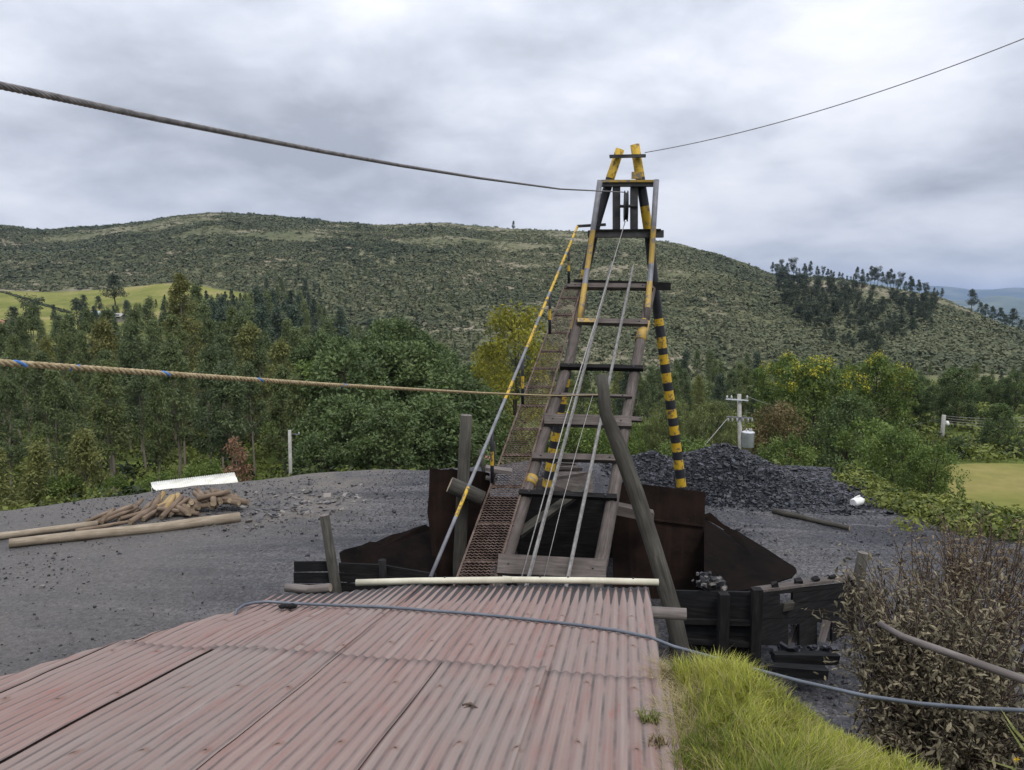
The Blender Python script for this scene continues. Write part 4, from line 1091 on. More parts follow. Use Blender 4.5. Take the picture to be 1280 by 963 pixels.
sleeper(680, 525, 789, 528, 0.26, 0.08, 'sleeper'); sleeper(786, 524, 802, 525, 0.10, 0.05, 'sleeper')
sleeper(665, 571, 775, 574, 0.13, 0.09, 'sleeper')
sleeper(649, 616, 771, 622, 0.09, 0.08, 'black_wood')
sleeper(622, 706, 757, 713, 0.34, 0.08, 'sleeper')
# rails: foot, web and head
def rail(pp):
    P = [rp_(x, y, 0.09) for x, y in pp]
    d = (P[0] - P[1]).normalized(); P[0] = P[0] + d * 0.5
    b = MB()
    for i in range(len(P) - 1):
        b.bar(P[i], P[i + 1], 0.06, 0.012, up=rN); b.bar(P[i] + rN * 0.027, P[i + 1] + rN * 0.027, 0.012, 0.044, up=rN); b.bar(P[i] + rN * 0.058, P[i + 1] + rN * 0.058, 0.032, 0.02, up=rN)
    b.build('rail', M['rail'], hf)
rail([(661, 721), (765, 330)]); rail([(710, 721), (791, 335)])
# braces under the ramp and posts carrying it
b = MB(); b.bar(rp_(648, 668, -0.35), rp_(728, 612, -0.35), 0.14, 0.10, up=rN); b.build('brace', M['log_dark'], hf)
for (x, y) in ((640, 690), (752, 690), (706, 470), (800, 470)):
    p = rp_(x, y, -0.3)
    if y < 500: continue
    b = MB(); b.tube([(p.x, p.y, -0.2), (p.x, p.y, p.z)], 0.09, 10); b.build('support_post', M['black_wood'], hf)

# ---- mesh walkway beside the ramp
wk = MB()
WL0, WL1, WR0, WR1 = rp_(571, 722, -0.02), rp_(705, 359, -0.02), rp_(620, 722, -0.02), rp_(727, 359, -0.02)
def wpt(a, l): return (WL0.lerp(WR0, a)).lerp(WL1.lerp(WR1, a), l)
Lw = (WL1 - WL0).length; nrow = int(Lw / 0.052)
wmesh = MB()
def strand(p, q, w=0.0095):
    d = (q - p).normalized(); s_ = d.cross(rN) * w; n_ = rN * w * 0.9
    b0 = len(wmesh.v)
    for e_ in (p, q):
        wmesh.v += [e_ + s_, e_ + n_, e_ - s_, e_ - n_]
    for k_ in range(4):
        k2 = (k_ + 1) % 4; wmesh.face((b0 + k_, b0 + k2, b0 + 4 + k2, b0 + 4 + k_))
nc = 8
for i in range(nrow):
    for j in range(nc):
        h_ = lambda l_: rN * 0.012 * math.sin(l_ * 37) 
        l0, lm, l1 = i / nrow, (i + 0.5) / nrow, (i + 1) / nrow
        a0, am, a1_ = j / nc, (j + 0.5) / nc, (j + 1) / nc
        ws = 0.0095 - 0.0026 * min(1, l0 * 1.8); strand(wpt(a0, lm), wpt(am, l0), ws); strand(wpt(am, l0), wpt(a1_, lm), ws)
wo = wmesh.build('walkway', M['rust_mesh'], hf); wo['label'] = 'rusty expanded-metal walkway along the left side of the ramp'
for a in (0.0, 1.0):
    b = MB(); b.bar(wpt(a, -0.02) - rN * 0.012, wpt(a, 1) - rN * 0.012, 0.03, 0.03, up=rN); b.build('walkway_edge', M['rust_mesh'], wo)
for l in (0.04, 0.135, 0.24, 0.335, 0.42, 0.50, 0.57, 0.64, 0.71, 0.79, 0.87, 0.95, 1.0):
    big = l > 0.45 and int(l * 100) % 2 == 0
    b = MB(); b.bar(wpt(-0.12 if big else 0.0, l) - rN * 0.03, wpt(1.05, l) - rN * 0.03, 0.05, 0.03, up=rN); b.build('walkway_rung', M['rust_mesh'], wo)
# ---- handrail with its stanchions
HA, HB = wpt(0, 0.0) + Vector((-0.03, 0, 0.86)), wpt(0, 1.0) + Vector((-0.03, 0, 0.80))
hd = (HB - HA)
h0, h1_ = HA - hd * 0.20, HA + hd * 1.10
h0 = at(538, 722, h0.y); h1_ = at(722, 283, h1_.y)
seq = [0, .11, .17, .38, .43, .53, .60, .63, .70, .72, .80, .82, .87, .88, .93, .94, 1]
hr = banded([h0, h0.lerp(h1_, 0.5), h1_], 0.027, seq[1:-1], ['steel_grey', 'yellow'], 'handrail')
hr['label'] = 'yellow and grey striped handrail pipe'
def on_rail(f): return h0.lerp(h1_, f)
for f, ln in ((0.905, 0.80), (0.72, 0.84), (0.50, 0.86), (0.30, 0.88)):
    p = on_rail(f); b = MB()
    b.tube([p - Vector((0, 0, ln)), p - Vector((0, 0, ln * .66)), p - Vector((0, 0, ln * .4)), p], 0.03, 8, 0, True, lambda i: (0, 1, 0)[i])
    o = b.build('stanchion', [M['black_paint'], M['yellow']], hf)
b = MB(); b.bar(h1_, at(757, 281, 17.0), 0.05, 0.06); b.build('top_bar', M['steel_dark'], hf)

# ------------------------------------------------------------------ ropes and cables
def catenary(a, c, sag, n=40):
    return [a.lerp(c, i / n) - Vector((0, 0, sag * 4 * (i / n) * (1 - i / n))) for i in range(n + 1)]
def twisted(name, pts, rad, strands, pitch, mats, label, cat, sub=14, mfn=None):
    """a laid rope: each strand a helix round the line"""
    pts = [pts[0] + (pts[0] - pts[2]).normalized() * 5.0] + pts       # on past the camera
    L = [0]
    for i in range(1, len(pts)): L.append(L[-1] + (pts[i] - pts[i - 1]).length)
    tot = L[-1]; b = MB(); n = int(tot / (pitch / 10))
    n = min(n, 2600)
    xs = np.linspace(0, 1, n + 1) ** 1.25 * tot          # finer at the near end
    arr = np.array([tuple(p) for p in pts])
    P = np.stack([np.interp(xs, L, arr[:, k_]) for k_ in range(3)], 1)
    T = np.gradient(P, axis=0); T /= np.linalg.norm(T, axis=1, keepdims=True)
    A = np.cross(T, (0, 0, 1.0)); A /= np.linalg.norm(A, axis=1, keepdims=True); B = np.cross(T, A)
    rs = rad * (0.50 if strands == 3 else 0.40); ro = rad - rs
    paths = []
    for s_ in range(strands):
        a = 2 * np.pi * (xs / pitch + s_ / strands)
        Q = P + (A * np.cos(a)[:, None] + B * np.sin(a)[:, None]) * ro
        paths.append((Q, np.full(len(Q), rs)))
    v, f = limb_tubes(paths, 6)
    mi = None
    if mfn is not None:
        seg = np.tile(np.repeat(np.arange(n), 6), strands); st = np.repeat(np.arange(strands), n * 6)
        mi = [mfn(xs[i], s_) for i, s_ in zip(seg, st)]
    o3 = np.array(pts[-1])
    o = link(name, np_mesh(name, v - o3, f, mats, mi=mi, smooth=True), tuple(o3))
    return tag(o, label, cat)
ca, cb = at(-75, 93, 1.95), at(781, 240.5, 17.0)
cmid = [at(x, y, 1.0 / (1 / 1.95 + (1 / 17.0 - 1 / 1.95) * f)) for x, y, f in ()]
def pixel_line(tab, Da, Db):
    """points under image positions along a line whose depth runs from Da to Db (perspective-correct)"""
    x0, x1 = tab[0][0], tab[-1][0]; out = []
    for x, y in tab:
        f = (x - x0) / (x1 - x0); out.append(at(x, y, 1.0 / (1 / Da + (1 / Db - 1 / Da) * f)))
    return out
def smooth_pts(P, n=60):
    P = np.array([tuple(p) for p in P]); d = np.concatenate([[0], np.cumsum(np.linalg.norm(np.diff(P, axis=0), axis=1))])
    return [Vector(tuple(np.interp(v, d, P[:, k_]) for k_ in range(3))) for v in np.linspace(0, d[-1], n)]
tabc = [(-90, 91)] + [(x, np.interp(x, [0, 100, 200, 300, 400, 500, 600, 700, 781], [107, 128, 149.5, 169.5, 189, 207, 223, 236.5, 240.5])) for x in range(0, 782, 20)] + [(781, 240.5)]
twisted('steel_cable', pixel_line(tabc, 1.75, 17.0), 0.0108, 6, 0.11, [M['cable']], 'thick twisted steel cable running from upper left to the pulley', 'cable')
tabr = [(-90, 447)] + [(x, np.interp(x, [0, 200, 400, 600, 690, 748], [453.5, 467, 480.5, 491.5, 495, 494])) for x in range(0, 741, 20)] + [(748, 494)]
bl = [0.36, 0.47, 0.66, 0.90, 1.18, 1.5]
M['rope_tan'] = mat_plain('tan_fibre_rope', (0.24, 0.18, 0.10), (0.46, 0.37, 0.24), 60, 0.9, 0.2, 0, 0.6, 0.003)
M['rope_blue'] = mat_plain('blue_fibre', (0.06, 0.16, 0.42), (0.12, 0.26, 0.58), 30, 0.8)
rr_ = random.Random(4)
blue = [(0.24, 0.016), (0.42, .02), (0.80, .016), (1.35, 0.03), (2.1, .03)]
twisted('tan_rope', pixel_line(tabr, 1.75, 13.0), 0.0102, 3, 0.07, [M['rope_tan'], M['rope_blue']], 'thick tan fibre rope with blue strands stretched to the ramp', 'rope',
        mfn=lambda x, s_: 1 if s_ == 0 and any(abs(x - 5.0 - c_) < w_ for c_, w_ in blue) else 0)
# haul rope from the pulley down beside the left rail, with the cord beside it
b = MB(); b.tube([at(781.5, 277, 17.1), rp_(757, 360, 0.22), rp_(706, 526, 0.20), rp_(652, 722, 0.18)], 0.010, 8)
tag(b.build('haul_rope', M['cable_light'], None, at(781, 277, 17.1)), 'grey wire rope hanging from the pulley beside the left rail', 'cable')
b = MB(); b.tube([rp_(741, 494, 0.10), rp_(722, 559, 0.16), rp_(702, 632, 0.18), rp_(680, 722, 0.14)], 0.0055, 6)
tag(b.build('thin_cord', M['cable_light'], None, rp_(741, 494, 0.1)), 'thin pale cord running down between the two rails', 'cord')
gw = catenary(at(806, 191, 17.1), at(1330, 28, 13.0), 0.24, 24); gw.append(gw[-1] + (gw[-1] - gw[-2]).normalized() * 14)
b = MB(); b.tube(gw, 0.009, 6)
tag(b.build('guy_wire', M['cable'], None, at(806, 191, 17.1)), 'thin wire rising from the tower top to the upper right', 'wire')
# ------------------------------------------------------------------ loading hopper under the ramp
hp_ = empty('coal_hopper', (on_z(700, 720, 0).x, 13.0, 0.0), 'blackened loading hopper of rusted steel plates under the ramp', 'hopper')
def part(name, b, mat, label=None, parent=hp_):
    o = b.build(name, mat, parent)
    if label: o['label'] = label
    return o
def ragged(tab, D, amp=0.02):
    out = []
    for i in range(len(tab) - 1):
        (x0, y0), (x1, y1) = tab[i], tab[i + 1]
        n = max(1, int(math.hypot(x1 - x0, y1 - y0) / 14))
        for k in range(n):
            f = k / n; a = amp if 0 < k else 0
            out.append(at(x0 + (x1 - x0) * f + rnd.uniform(-a, a) * 70, y0 + (y1 - y0) * f + rnd.uniform(-a, a) * 70, D))
    return out
b = MB(); b.plate(ragged([(536, 756), (540, 690), (534, 640), (537, 585), (612, 591.5), (612, 756), (536, 756)], 12.6, 0.018), 0.012); part('side_plate', b, M['rust'], 'left upright plate with a ragged edge')
b = MB(); b.plate([at(x, y, 13.0) for x, y in ((766, 760), (766, 623), (779, 601.5), (799, 605), (840, 610), (881.5, 615), (880, 690), (881, 760))], 0.012); part('side_plate', b, M['rust'], 'right upright plate, brown with rust at its top')
for (x0, y0, x1, y1) in ((802, 648, 880, 658),):
    b = MB(); b.bar(at(x0, y0, 12.97), at(x1, y1, 12.97), 0.03, 0.03); part('stiffener', b, M['rust'])
b = MB(); b.plate([at(600, 760, 15.2), at(600, 620, 15.2), at(790, 626, 15.2), at(790, 760, 15.2)], 0.03); part('back_wall', b, M['black_wood'])
for (a, c) in (((605, 592, 12.75), (605, 592, 15.1)), ((774, 612, 13.1), (774, 622, 15.1))):
    p, q = at(*a), at(*c); b = MB(); b.plate([Vector((p.x, p.y, 0.05)), Vector((q.x, q.y, 0.05)), Vector((q.x, q.y, q.z)), Vector((p.x, p.y, p.z - 0.1))], 0.03); part('cheek_wall', b, M['black_wood'])
# sloping chute sheets
def chute(poly, mat, label):
    b = MB(); P = [at(*p) for p in poly]
    c = sum(P, Vector()) / len(P)
    # a fan with a fold keeps the sheet's own warp
    th = Vector((0, -0.004, 0.012)); n = len(P); base = len(b.v)
    b.v += [p + th for p in P] + [c + th] + [p - th for p in P] + [c - th]
    for i in range(n):
        j = (i + 1) % n
        b.face((base + i, base + j, base + n)); b.face((base + n + 1 + j, base + n + 1 + i, base + 2 * n + 1)); b.face((base + j, base + i, base + n + 1 + i, base + n + 1 + j))
    part('chute_sheet', b, M[mat], label)
top = [(424, 692, 12.4), (430, 688, 12.5), (440, 685.5, 12.6), (452, 682.5, 12.7), (462, 678, 12.8), (470, 678.5, 12.8), (480, 673.5, 13), (490, 669, 13.1), (500, 667, 13.2), (510, 664, 13.3), (520, 660, 13.4), (532, 656.5, 13.5), (540, 662, 13.5)]
chute(top + [(545, 726, 11.9), (500, 727, 11.8), (434, 728, 11.7), (426, 702, 12.2)], 'rust_black', 'left sloping sheet with a jagged upper edge')
chute([(880, 648, 13.6), (890, 655, 13.5), (904, 663.5, 13.4), (912, 661.5, 13.4), (920, 663.5, 13.3), (940, 676, 13.0), (960, 688, 12.7), (978, 700, 12.4), (994, 710, 12.1), (996, 715, 11.9), (990, 722, 11.6), (972, 728, 11.2), (946, 737, 10.7), (915, 740, 10.6), (880, 740, 10.6)], 'rust_black', 'right sloping sheet with a bent lip')
b = MB(); b.plate([at(x, y, 13.55) for x, y in ((880, 648), (893, 655), (908, 664), (913, 660), (905, 656), (898, 650), (888, 641), (881, 643))], 0.02); part('torn_lip', b, M['rust'])
# shelf board and log on the plates
b = MB(); b.bar(at(764, 634, 12.6), at(816, 645, 12.55), 0.30, 0.15, jit=0.01); part('cross_board', b, M['sleeper'], 'grey board jutting from under the ramp')
b = MB(); b.bar(at(607, 585, 12.4), at(640, 590, 12.4), 0.25, 0.06); b.bar(at(607, 597, 12.5), at(622, 600, 12.5), 0.2, 0.03); part('cross_board', b, M['grey_wood'])
b = MB(); b.bar(at(648, 624, 12.9), at(772, 631, 12.9), 0.2, 0.22); part('cross_beam', b, M['black_wood'])

# left plank bin wall
lw = empty('plank_bin', tuple(on_z(440, 745, 0)), 'low wall of dark horizontal planks left of the hopper', 'bin')
for i in range(6):
    b = MB(); y = 701.5 + i * 14.2; j = rnd.uniform(-1.5, 1.5)
    b.bar(at(367.5 + j + i * 0.8, y + 6.8, 11.5), at(417, y + 6.4, 11.5), 0.035, 0.166, jit=0.004); b.build('plank', M['black_plank'], lw)
for i in range(5):
    b = MB(); y = 704 + i * 12
    b.bar(at(424, y + 5.5, 11.6), at(480, y + 7.5 + i, 11.4), 0.035, 0.145, jit=0.004); b.build('plank', M['black_wood'], lw)
    b = MB(); b.bar(at(480, y + 8 + i, 11.38), at(545, y + 19 + i, 11.0), 0.035, 0.145, jit=0.004); b.build('plank', M['black_wood'], lw)
b = MB(); b.tube([at(478, 700, 11.3), at(480, 760, 11.3)], 0.06, 8); b.build('stake', M['black_wood'], lw)

# right timber bin with its chute openings
rb = empty('timber_bin', tuple(on_z(950, 835, 0.1)), 'coal-black timber bin with a pale plank edge right of the shed', 'bin')
def rpart(name, b, mat, label=None): return part(name, b, mat, label, rb)
D0, D1, D2 = 10.6, 10.2, 11.6
for i, (y0, y1) in enumerate(((738, 757), (757.8, 775), (776, 793), (794, 810), (811, 826))):
    b = MB(); b.plate([at(836, y1 + 1, D0), at(836, y0, D0), at(944, y0 + 2, D1), at(944, y1 + 2, D1)], 0.05); rpart('plank', b, M['black_plank'] if i in (0, 2) else M['black_wood'])
b = MB(); b.bar(at(838, 776, D0 - .06), at(944, 779, D1 - .06), 0.08, 0.07); rpart('rail_beam', b, M['black_wood'])
b = MB(); b.bar(at(840, 800, D0 - .06), at(944, 806, D1 - .06), 0.08, 0.07); rpart('rail_beam', b, M['black_wood'])
for x, yt, D in ((946, 736, D1 - .06), (905, 742, D1 + .0), (1062, 727, D2)):
    b = MB(); p = at(x, yt, D); b.box((p.x, p.y, p.z / 2 + 0.0), (0.07, 0, 0), (0, 0.07, 0), (0, 0, p.z / 2)); rpart('corner_post', b, M['black_wood'])
# right face: boards with openings
face_l, face_r = (948, 741), (1064, 728)
def fp(fx, fy):
    x = face_l[0] + (face_r[0] - face_l[0]) * fx; yt = face_l[1] + (face_r[1] - face_l[1]) * fx; yb = 806 + 2 * fx
    return at(x, yt + (yb - yt) * fy, 1 / (1 / D1 + (1 / D2 - 1 / D1) * fx))
for (x0, x1, y0, y1) in ((0, 1, 0.0, 0.06), (0, 0.22, 0.07, 0.24), (0.36, 1, 0.07, 0.24), (0, 1, 0.25, 0.50), (0, 0.31, 0.51, 1.0), (0.43, 0.62, 0.51, 1.0), (0.78, 1, 0.51, 1.0), (0.31, 0.43, 0.51, 0.62), (0.62, 0.78, 0.51, 0.60)):
    b = MB(); b.plate([fp(x0, y1), fp(x0, y0), fp(x1, y0), fp(x1, y1)], 0.04); rpart('face_board', b, M['black_wood'])
b = MB(); b.plate([at(944, 741, D1 - .03), at(938, 735.5, D1 + .45), at(1060, 719, D2 + .35), at(1068, 723.5, D2 - .03)], 0.035); rpart('edge_plank', b, M['sleeper'], 'pale plank along the top edge')
for f in (0.2, 0.45, 0.62, 0.8):
    b = MB(); q = at(944 + 120 * f, 737 - 16 * f, D1 + (D2 - D1) * f + 0.1); b.box(q + Vector((0, 0, 0.04)), (0.05, 0.01, 0), (0, 0.04, 0), (0, 0, 0.03), jit=0.02); rpart('stone', b, M['black_wood'])
for (x0, y0, x1, y1, D) in ((966, 821, 1046, 823, 9.9), (958, 836, 1032, 841, 9.7)):
    b = MB(); b.bar(at(x0, y0, D), at(x1, y1, D), 0.16, 0.13, jit=0.008); rpart('sill_beam', b, M['black_plank'])
for x, y in ((992, 795), (1030, 790)):  # added pale bars stand in for sky-lit ground seen through the openings
    b = MB(); b.bar(at(x - 3, y + 12, 10.9), at(x + 4, y - 14, 10.95), 0.06, 0.10, jit=0.012); rpart('lit_gap_bar', b, M['grey_wood'])
b = MB(); p = at(985, 757, 10.5); b.box(p, (0.07, 0, 0.02), (0, 0.03, 0), (0, 0, 0.05), jit=0.02); rpart('wedge', b, M['log_dark'])

# --- coal lumps
def lumps(rng_, P, S, mat, name, flat=0.75):
    n = len(P)
    corner = np.array([(sx, sy, sz) for sx in (-1, 1) for sy in (-1, 1) for sz in (-1, 1)], float)
    c = corner[None] * (0.55 + 0.45 * rng_.random((n, 8, 3)))
    a = rng_.random(n) * 2 * np.pi; tl = rng_.normal(0, 0.45, n)
    ca_, sa = np.cos(a), np.sin(a); ct, st = np.cos(tl), np.sin(tl)
    ax = S[:, None] * (0.6 + 0.7 * rng_.random((n, 3))); ax[:, 2] *= flat
    c = c * ax[:, None, :] * 0.5
    y = c[..., 1] * ct[:, None] - c[..., 2] * st[:, None]; z = c[..., 1] * st[:, None] + c[..., 2] * ct[:, None]
    x = c[..., 0] * ca_[:, None] - y * sa[:, None]; y2 = c[..., 0] * sa[:, None] + y * ca_[:, None]
    V = (np.stack([x, y2, z], -1) + P[:, None]).reshape(-1, 3)
    q = np.array(((0, 1, 3, 2), (4, 6, 7, 5), (0, 4, 5, 1), (2, 3, 7, 6), (0, 2, 6, 4), (1, 5, 7, 3)))
    F = (np.arange(n)[:, None, None] * 8 + q[None]).reshape(-1, 4)
    t = np.repeat(rng_.random(n), 8)
    return V, F, t
def m_lump():
    t = NT('coal_lump', 0.45, 0.38)
    a = t.node('ShaderNodeAttribute', attribute_name='tint')
    c = t.ramp(a.outputs['Fac'], [(0.1, (0.005, 0.0055, 0.0075)), (0.7, (0.016, 0.017, 0.023)), (1.0, (0.055, 0.057, 0.068))])
    t.bump(t.noise(t.pos(), 30, 4), 0.4, 0.01)
    return t.base(c)
def m_gravel():
    t = NT('loose_gravel', 0.8, 0.3)
    a = t.node('ShaderNodeAttribute', attribute_name='tint')
    c = t.ramp(a.outputs['Fac'], [(0.05, (0.022, 0.023, 0.026)), (0.6, (0.060, 0.060, 0.067)), (0.92, (0.115, 0.108, 0.106)), (1.0, (0.22, 0.20, 0.18))])
    return t.base(c)
M['lump'] = m_lump(); M['gravel'] = m_gravel()
rg = np.random.default_rng(5)
HC = at(905, 600, 21.3)
def heap_h(x, y):
    r1 = np.hypot((x - HC.x) / 2.75, (y - 21.3) / 2.7)
    r2 = np.hypot((x - HC.x - 1.8) / 2.3, (y - 21.3 + 0.1) / 2.0)
    r3 = np.hypot((x - HC.x + 1.9) / 1.7, (y - 22.2) / 1.6)
    a = 1.32 * np.clip(1 - r1, -1, 1) + 0.07 * np.exp(-(r1 * 3) ** 2) * -1
    b_ = 0.34 * np.clip(1 - r2, -1, 1); c_ = 0.75 * np.clip(1 - r3, -1, 1)
    return np.maximum(np.maximum(a, b_), c_)
gx, gy = np.linspace(HC.x - 3.6, HC.x + 5.1, 120), np.linspace(18.3, 24.3, 90)
X, Y = np.meshgrid(gx, gy, indexing='ij'); hh = heap_h(X, Y)
Zh = H(X, Y) + hh + vnoise(X, Y, 0.25, 71) * 0.10 - 0.02
F = grid_faces(120, 90); keep = hh.ravel()[F].max(1) > -0.03
V1 = np.stack([X, Y, Zh], -1).reshape(-1, 3)
n = 32000
x = rg.uniform(HC.x - 3.6, HC.x + 5.0, n * 4); y = rg.uniform(18.3, 24.0, n * 4); hh = heap_h(x, y)
k = (hh > 0.0) | (rg.random(n * 4) < np.exp(np.minimum(hh, 0) * 9) * 0.5); x, y, hh = x[k][:n * 2], y[k][:n * 2], hh[k][:n * 2]
S = np.clip(rg.lognormal(-3.0, 0.42, len(x)), 0.025, 0.18)
P = np.stack([x, y, H(x, y) + np.maximum(hh, 0) + S * 0.15], -1)
V2, F2, t2 = lumps(rg, P, S, None, 'l')
me = np_mesh('coal_heap', np.concatenate([V1, V2]) - np.array([HC.x, 21.3, 0]), np.concatenate([F[keep], F2 + len(V1)]), [M['lump']], tint=np.concatenate([np.full(len(V1), 0.15), t2]))
tag(link('coal_heap', me, (HC.x, 21.3, 0)), 'high heap of shiny black lump coal right of the headframe', 'coal heap')
# loose gravel and lumps on the yard
n = 30000
px = rg.uniform(-120, 1420, n); D = np.sqrt(rg.uniform(9.0 ** 2, 24.0 ** 2, n)); x = px2x(px, D)
k = in_yard(x, D) > 0.9; x, D, px = x[k], D[k], px[k]
kk = vnoise(x, D, 1.7, 81) + 0.25 * rg.normal(size=len(x)) + np.where(px > 880, 0.25, 0) + np.where((px < 560) & (D > 17.2), 0.3, 0)
x, D = x[kk > 0.17], D[kk > 0.17]
S = np.clip(rg.lognormal(-3.8, 0.5, len(x)), 0.010, 0.11)
V, F, t = lumps(rg, np.stack([x, D, H(x, D) + 0.025 + S * 0.1], -1), S, None, 'g')
tag(link('loose_gravel', np_mesh('loose_gravel', V, F, [M['gravel']], tint=t)), kind='stuff')
# small coal spill on the chute and behind the sill
def spill(name, pxs, D, n, s, label, brt):
    P = []
    for i in range(n):
        x, y = rnd.choice(pxs); P.append(tuple(at(x + rnd.gauss(0, 6), y + rnd.gauss(0, 2.5), D + rnd.uniform(-.15, .15))))
    V, F, t = lumps(rg, np.array(P), np.full(n, s) * (0.6 + 0.8 * rg.random(n)), None, name)
    o3 = V.mean(0)
    return tag(link(name, np_mesh(name, V - o3, F, [M['lump'] if not brt else M['gravel']], tint=np.clip(t + brt, 0, 1)), tuple(o3)), kind='stuff')
spill('coal_spill', [(884, 727), (888, 723), (893, 729), (880, 731), (897, 732), (883, 719)], 10.5, 70, 0.07, 'small glinting pile of coal lying in the chute below the right plate', 0.02)
spill('coal_spill', [(975, 812), (995, 812), (1015, 813), (1035, 812)], 10.1, 60, 0.09, 'row of black coal lumps along the sill of the timber bin', 0.0)

# ------------------------------------------------------------------ posts and poles near the hopper
def post(name, pts, rad, label, cat='post', mat='log_dark', n=14, endm='log_end', foot=True, group=None):
    b = MB(); b.tube(pts, rad, n, 0, True, None, 0.025, 1)
    return tag(b.build(name, [M[mat], M[endm]], None, pts[0]), label, cat, group)
g = lambda x, y, D: at(x, y, D)
def to_ground(p): return Vector((p.x, p.y, h1(p.x, p.y) - 0.05))
pa, pb = g(583, 519, 12.25), g(574, 706, 12.25); f = to_ground(pb)
post('wooden_post', [f, pb, pb.lerp(pa, .5), pa], [0.115, 0.112, 0.105, 0.098], 'upright round wooden post left of the mesh walkway', endm='grey_wood')
post('short_log', [g(562, 606, 12.0), g(582, 614.5, 12.02), g(603, 624, 12.05)], [0.13, 0.135, 0.13], 'short dark log fixed crosswise to the upright post by the walkway', 'log')
pa, pb = g(405.5, 644, 11.35), g(421, 742, 11.35); f = pb + (pb - pa) * 0.55
post('wooden_post', [f, pb, pa], [0.085, 0.085, 0.075], 'leaning grey wooden post in front of the low plank wall', endm='grey_wood')
pa, pb = g(1079, 691, 11.9), g(1071, 737, 11.9); f = to_ground(pb + (pb - pa) * 2)
post('wooden_post', [f, pb, pa], [0.10, 0.095, 0.085], 'grey wooden post at the right end of the timber bin', endm='grey_wood')
P = [g(752, 468, 9.3), g(757.5, 518, 9.25), g(775, 562, 9.2), g(795, 616, 9.1), g(820, 694, 8.9), g(840, 762, 8.7)]
P.append(to_ground(P[-1] + (P[-1] - P[-2]) * 2))
post('leaning_pole', list(reversed(P)), list(reversed([0.068, 0.082, 0.10, 0.10, 0.10, 0.105, 0.11])), 'long leaning grey pole standing in front of the rail ramp', 'pole', 'log_dark', endm='log_dark')
post('leaning_pole', [g(1100, 780, 6.5), g(1128, 796, 6.2), g(1200, 822, 5.75), g(1300, 857, 5.3), g(1420, 900, 4.9)], [0.026, 0.030, 0.032, 0.033, 0.033], 'thin bare pole lying across the dusty bush at the right edge', 'pole', 'grey_wood', endm='pale_log')
# a pile of boards, a fence of thin stakes, and the far small objects behind the ramp
bs = empty('board_stack', tuple(on_z(700, 612, 0.2)), 'stack of grey boards and slabs seen between the rails behind the hopper', 'boards')
for i in range(7):
    b = MB(); b.bar(at(676 + i * 1.3, 604 - i * 5, 19.4), at(722 + rnd.uniform(-8, 8), 603 - i * 4.6, 19.6), 0.5, 0.07, jit=0.02)
    b.build('board', M['grey_wood'] if i in (3, 5, 6) else M['sleeper'], bs)
b = MB(); b.plate([at(668, 618, 18.6), at(672, 600, 18.6), at(700, 590, 19.0), at(741, 590, 19.0), at(741, 622, 18.6)], 0.05); b.build('slab', M['sleeper'], bs)
for x, y0, y1, lb in ((617, 553, 597, 'thin grey stake behind the walkway, right of the black stanchion'), (600, 563, 590, 'short leaning stake beside the wooden post by the walkway')):
    b = MB(); b.tube([at(x + (7 if x == 600 else 0), y1 + 14, 13.6), at(x, y0, 13.6)], 0.035, 8); tag(b.build('stake', M['log_dark']), lb, 'stake')
rs = empty('red_shelter', tuple(at(606, 584, 30)), 'faded red sheet roof glimpsed behind the post and the walkway', 'shelter')
b = MB(); b.plate([at(590, 586, 30), at(594, 569, 31), at(618, 571, 31), at(618, 588, 30)], 0.03); b.build('roof', M['red_tarp'], rs)
for x in (592, 616):
    p = at(x, 582, 30.3); b = MB(); b.bar((p.x, p.y, h1(p.x, p.y)), p, 0.08, 0.08, up=(0, 1, 0)); b.build('post', M['log_dark'], rs)

# ------------------------------------------------------------------ logs on the left of the yard
def glog(name, a, c, r, label, mat, group=None, za=None, zb=None, r2=None):
    P = []
    for i in range(7):
        f = i / 6; x = a[0] + (c[0] - a[0]) * f; y = a[1] + (c[1] - a[1]) * f
        q = on_z(x, y, 0.12); z = h1(q.x, q.y) + 0.02 + r * 0.9
        P.append(Vector((q.x, q.y, z + rnd.uniform(-.01, .015))))
    b = MB(); rr2 = r2 or r * 0.85
    b.tube(P, [r + (rr2 - r) * i / 6 + rnd.uniform(-.006, .006) for i in range(7)], 14, 0, True, None, 0.02, 1)
    return tag(b.build(name, [M[mat], M['log_end']], None, P[0]), label, 'log', group)
glog('long_log', (12, 684), (300, 648), 0.10, 'longest pale stripped log lying in front of the log pile', 'pale_log', r2=0.125)
glog('long_log', (-70, 684), (122, 657), 0.09, 'pale log lying behind the longest one at the left edge', 'pale_log', r2=0.07)
glog('long_log', (95, 664), (168, 650), 0.045, 'thin dark pole lying between the pale logs and the pile', 'pile_log')
lrnd = random.Random(12)
def plog(px, py, lift, L, r, az, el, mat, label, group):
    q = on_z(px, py, 0.1); z = h1(q.x, q.y) + 0.03
    d = Vector((math.cos(az) * math.cos(el), math.sin(az) * math.cos(el), math.sin(el)))
    c = Vector((q.x, q.y, z + lift + r + abs(math.sin(el)) * L / 2))
    b = MB(); n_ = d.orthogonal().normalized()
    b.tube([c - d * L / 2, c + n_ * lrnd.uniform(-.01, .01), c + d * L / 2], [r, r * lrnd.uniform(.92, 1.04), r * lrnd.uniform(.80, .97)], 10, 0, True, None, 0.08, 1)
    tag(b.build('short_log', [M[mat], M['log_end']], None, c), label, 'log', group)
L1, G1 = 'short brown log leaning in the left half of the log pile', 'logs leaning in the left half of the pile'
